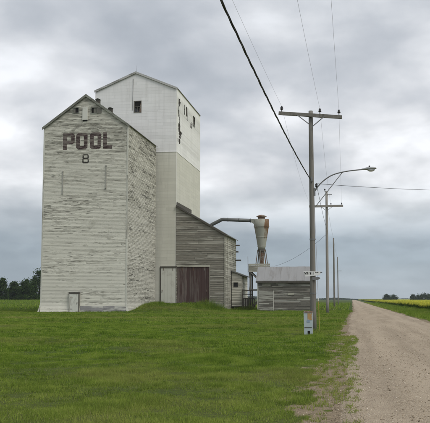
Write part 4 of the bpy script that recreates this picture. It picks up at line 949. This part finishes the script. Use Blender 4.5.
# loose stones on the road
ns = 60000
y = 9 + 60 * rng.random(ns) ** 1.7; x = -1.5 + 6.6 * rng.random(ns)
q = (x - road_left(y)) / (road_right(y) - road_left(y))
pk = np.where(q < 0, 0.5 * bare(x, y), 0.35 + 0.65 * smooth(fbm(x * 2.2, y * .15, 1.0, 3), .35, .6)); kk = pk * (1 - smooth(y, 20, 66)) > rng.random(ns); x, y, q = x[kk], y[kk], q[kk]; ns = len(x)
sz = np.clip(rng.lognormal(-5.1, .42, ns), .003, .020)
zb = np.where(q > 0, road_z(x, y), ground_z(x, y)) + sz * .25
oc = np.array([(1, 0, 0), (0, 1, 0), (-1, 0, 0), (0, -1, 0), (0, 0, .75), (0, 0, -.75)], float); of = np.array([(0, 1, 4), (1, 2, 4), (2, 3, 4), (3, 0, 4), (1, 0, 5), (2, 1, 5), (3, 2, 5), (0, 3, 5)])
ang = rng.random(ns) * 6.28; ca, sa_ = np.cos(ang)[:, None], np.sin(ang)[:, None]
jit = 1 + rng.normal(0, .22, (ns, 6)); bx2 = oc[None, :, 0] * jit * 1.2; by2 = oc[None, :, 1] * jit; bz2 = oc[None, :, 2] * (1 + rng.normal(0, .15, (ns, 6)))
SV = np.stack([x[:, None] + sz[:, None] * (bx2 * ca - by2 * sa_), y[:, None] + sz[:, None] * (bx2 * sa_ + by2 * ca), zb[:, None] + sz[:, None] * bz2], -1).reshape(-1, 3)
SI = (of[None] + 6 * np.arange(ns)[:, None, None]).reshape(-1)
ms, t, b = new_mat('loose_stone'); r = rnd_of(t, False)
t.put(b.inputs['Base Color'], t.ramp(r, [(0, (.15, .115, .08)), (.4, (.31, .25, .175)), (.8, (.44, .365, .268)), (1, (.60, .535, .435))])); b.inputs['Roughness'].default_value = .9
gr_ = from_np('gravel', SV, 3, SI, ms, {'rnd': ('FACE', np.repeat(rng.random(ns), 8))}); gr_['kind'] = 'stuff'; gr_['label'] = 'loose tan gravel stones lying on the road'

# flowering canola beyond the right ditch: green stems, yellow heads
mst = foliage_mat('canola_stems', [(0, (.045, .085, .012)), (1, (.10, .155, .022))], (.1, .1, .02)); mfl = foliage_mat('canola_flowers', [(0, (.34, .38, .05)), (1, (.64, .58, .09))], (.3, .3, .02))
nn = 260000
y = np.exp(rng.random(nn) * (math.log(900) - math.log(62)) + math.log(62)); x0c = 9.6 + (fbm(y, y * 0, .08, 3) - .5) * .8
edge = rng.random(nn) < .3
x = np.where(edge, x0c + rng.random(nn) ** 2 * 1.4, x0c + rng.random(nn) * (y * .17))
hh = .78 + .3 * (fbm(x, y, .12, 3) - .5) + rng.normal(0, .08, nn); sc_ = np.clip(y / 110, .6, 6)
gz_ = ground_z(x, y)
fl = rng.random(nn) < .62
an = rng.random(nn) * 6.28; wd2 = (.05 + .05 * rng.random(nn)) * sc_
def tris(mask, zlo, zhi, wmul):
    xx, yy, aa, ww = x[mask], y[mask], an[mask], wd2[mask] * wmul
    b0 = np.stack([xx - np.cos(aa) * ww, yy - np.sin(aa) * ww, zlo[mask]], -1); b1 = np.stack([xx + np.cos(aa) * ww, yy + np.sin(aa) * ww, zlo[mask]], -1)
    tp = np.stack([xx + rng.normal(0, .08, len(xx)), yy + rng.normal(0, .08, len(xx)), zhi[mask]], -1)
    return np.stack([b0, b1, tp], 1).reshape(-1, 3)
def crop(name, mask, zlo, zhi, mt, lab, wm):
    v = tris(mask, zlo, zhi, wm); k_ = mask.sum()
    o = from_np(name, v, 3, np.arange(3 * k_), mt, {'rnd': ('FACE', rng.random(k_)), 'dry': ('FACE', np.zeros(k_))}); o['kind'] = 'stuff'; o['label'] = lab; return o
crop('canola_stems', ~fl, gz_, gz_ + hh * .93, mst, 'green stems of the canola field beyond the ditch', 1.4)
crop('canola_flowers', fl, gz_ + hh * .72, gz_ + hh * 1.05, mfl, 'yellow flowering tops of the canola field', 1.0)
mcf = plain('canola_canopy', (.36, .375, .06), .95, .3, .6)
cy_ = np.concatenate([np.arange(62, 200, 2.0), np.geomspace(200, 2500, 40)]); cxs = np.array([0, .35, 1.0, 3, 8, 20, 50, 120, 300, 700])
cv = np.array([[(9.75 + a, yy, (0.12 if a == 0 else .50 if a == .35 else .64)) for yy in cy_] for a in cxs])
I = np.arange(cv.shape[0] * cv.shape[1]).reshape(cv.shape[:2]); ci = np.stack([I[:-1, :-1], I[1:, :-1], I[1:, 1:], I[:-1, 1:]], -1).reshape(-1)
cf = from_np('canola_field', cv.reshape(-1, 3), 4, ci, mcf, None, True); cf['kind'] = 'stuff'; cf['label'] = 'yellow green canola crop stretching to the horizon'

# ------------------------------------------------------------------ trees
mleaf = foliage_mat('dark_leaves', [(0, (.026, .046, .016)), (.6, (.046, .08, .024)), (1, (.075, .115, .035))], (.05, .07, .02), .25)
mleaf2 = foliage_mat('far_leaves', [(0, (.022, .040, .020)), (1, (.05, .075, .035))], (.05, .07, .02), .2)
def tree(name, label, x, y, H, Wd, leaf, nl, mt, group, seed, narrow=False):
    r_ = np.random.default_rng(seed); z0 = float(ground_z(np.array([x]), np.array([y]))[0]); base = Vector((x, y, z0))
    t_ = thing(name, label, 'tree', base, group)
    m = MB(base); m.tube([(x, y, z0 - .2), (x + .1, y, z0 + H * .35), (x + .05, y + .1, z0 + H * .8)], [H * .022 + .06, H * .016 + .03, .03], 7)
    nc = 42; cl = []
    for i in range(nc):
        f_ = r_.random() ** .8 if i > 8 else r_.random() * .16; zz = H * (.07 + .88 * f_)
        rad = Wd / 2 * (math.sin(math.pi * min(1, .22 + .74 * f_)) ** .7) * (1.15 if not narrow else 1) * r_.uniform(.45, 1.05)
        a_ = r_.random() * 6.283; c_ = np.array([x + rad * math.cos(a_), y + rad * math.sin(a_), z0 + zz]); cl.append((c_, Wd * r_.uniform(.08, .17)))
        if i % 3 == 0: m.tube([(x, y, z0 + zz * .6), tuple(c_)], [.05 + H * .004, .015], 5)
    m.build('trunk', M['bark'], t_)
    per = nl // nc; vs = []
    for c_, s_ in cl:
        p = c_ + r_.normal(0, 1, (per, 3)) * np.array([s_, s_, s_ * .85])
        p[:, 2] = np.maximum(p[:, 2], z0 + .15)
        u = r_.normal(0, 1, (per, 3)); u /= np.linalg.norm(u, axis=1)[:, None]; v = np.cross(u, r_.normal(0, 1, (per, 3))); v /= np.linalg.norm(v, axis=1)[:, None]
        l_ = leaf * r_.uniform(.6, 1.3, (per, 1))
        vs.append(np.stack([p - u * l_, p + v * l_ * .6, p + u * l_, p - v * l_ * .6], 1).reshape(-1, 3))
    V = np.concatenate(vs) - np.array(base); k_ = len(V) // 4
    o = from_np('crown', V, 4, np.arange(4 * k_), mt, {'rnd': ('FACE', r_.random(k_)), 'dry': ('FACE', np.zeros(k_))}); o.parent = t_
    return t_
sb_group = 'shelter belt trees beyond the lawn'
YT = 285
for i, (px, top, wpx, lab) in enumerate([(2, 278, 9.5, 'broad dark tree at the open end of the shelter belt'), (-7, 281, 10, 'dark tree outermost in the shelter belt'), (9, 288, 6, 'short bushy tree between two taller shelter belt trees'),
        (14.5, 281.5, 7.5, 'pointed dark tree in the shelter belt'), (20.5, 287, 6, 'low round tree next to the pointed shelter belt tree'), (26, 279.5, 9, 'dense full tree in the middle of the shelter belt'),
        (33, 282, 9, 'wide dark tree crowding its neighbour in the shelter belt'), (39.5, 270.5, 11, 'tallest shelter belt tree, half hidden by the annex wall')]):
    yy = YT + (i * 37 % 5) * 5 - 10; p = gy(px, top, yy); s_ = 850 / yy; z0 = float(ground_z(np.array([p.x]), np.array([yy]))[0])
    tree('shelter_tree', lab, p.x, yy, p.z - z0, wpx / s_ * 1.2, .24, 6500, mleaf, sb_group, 40 + i, narrow=(i == 3))
for i, (px, top, wpx, Y_, lab) in enumerate([(387, 294.6, 5.5, 700, 'small lone dark tree on the horizon beyond the canola'), (393.5, 295.6, 7, 720, 'low bush beside the lone horizon tree'),
        (413, 294.9, 5, 690, 'first small tree of the far clump past the canola'), (417.5, 295.6, 6, 700, 'low round tree inside the far clump past the canola'), (424, 293.8, 8, 690, 'tallest tree of the far clump past the canola'), (430, 294.9, 8, 700, 'bushy end tree of the far clump past the canola')]):
    p = gy(px, top, Y_); s_ = 850 / Y_
    tree('horizon_tree', lab, p.x, Y_, p.z, wpx / s_, .42, 1500, mleaf2, 'far trees beyond the canola', 70 + i)
# far low wood, one mass along the horizon
nw = 30000; xw = rng.uniform(-420, 700, nw); yw = 1500 + rng.normal(0, 40, nw) + (xw > 60) * 900
hw_ = (3.5 + 5.0 * fbm(xw, xw * 0 + 2, .012, 4)) * smooth(fbm(xw, xw * 0 + 8, .006, 3), .30, .5) + .8
pz = hw_ * rng.random(nw) ** .7; u = rng.normal(0, 1, (nw, 3)); u /= np.linalg.norm(u, axis=1)[:, None]; v = np.cross(u, rng.normal(0, 1, (nw, 3))); v /= np.linalg.norm(v, axis=1)[:, None]
p = np.stack([xw, yw, pz], -1); V = np.stack([p - u * 1.1, p + v * .8, p + u * 1.1, p - v * .8], 1).reshape(-1, 3)
fw_ = from_np('far_wood', V, 4, np.arange(4 * nw), mleaf2, {'rnd': ('FACE', rng.random(nw)), 'dry': ('FACE', np.zeros(nw))}); fw_['kind'] = 'stuff'; fw_['label'] = 'low dark wood along the far horizon'

# ------------------------------------------------------------------ damp summer air
hz = MB((0, 0, 0)).box(-3000, 3000, -300, 3600, -1.6, 36.0)
mh = bpy.data.materials.new('pale_air'); mh.use_nodes = True; t = NT(mh.node_tree); t.n.clear()
pvn = t.node('ShaderNodeVolumePrincipled'); pvn.inputs['Color'].default_value = (0.80, 0.86, 0.92, 1); pvn.inputs['Density'].default_value = 0.00014; pvn.inputs['Anisotropy'].default_value = 0.1
t.l.new(pvn.outputs[0], t.node('ShaderNodeOutputMaterial').inputs['Volume'])
ho = hz.build('haze', mh); ho['kind'] = 'stuff'; ho['label'] = 'thin pale summer haze over the fields'
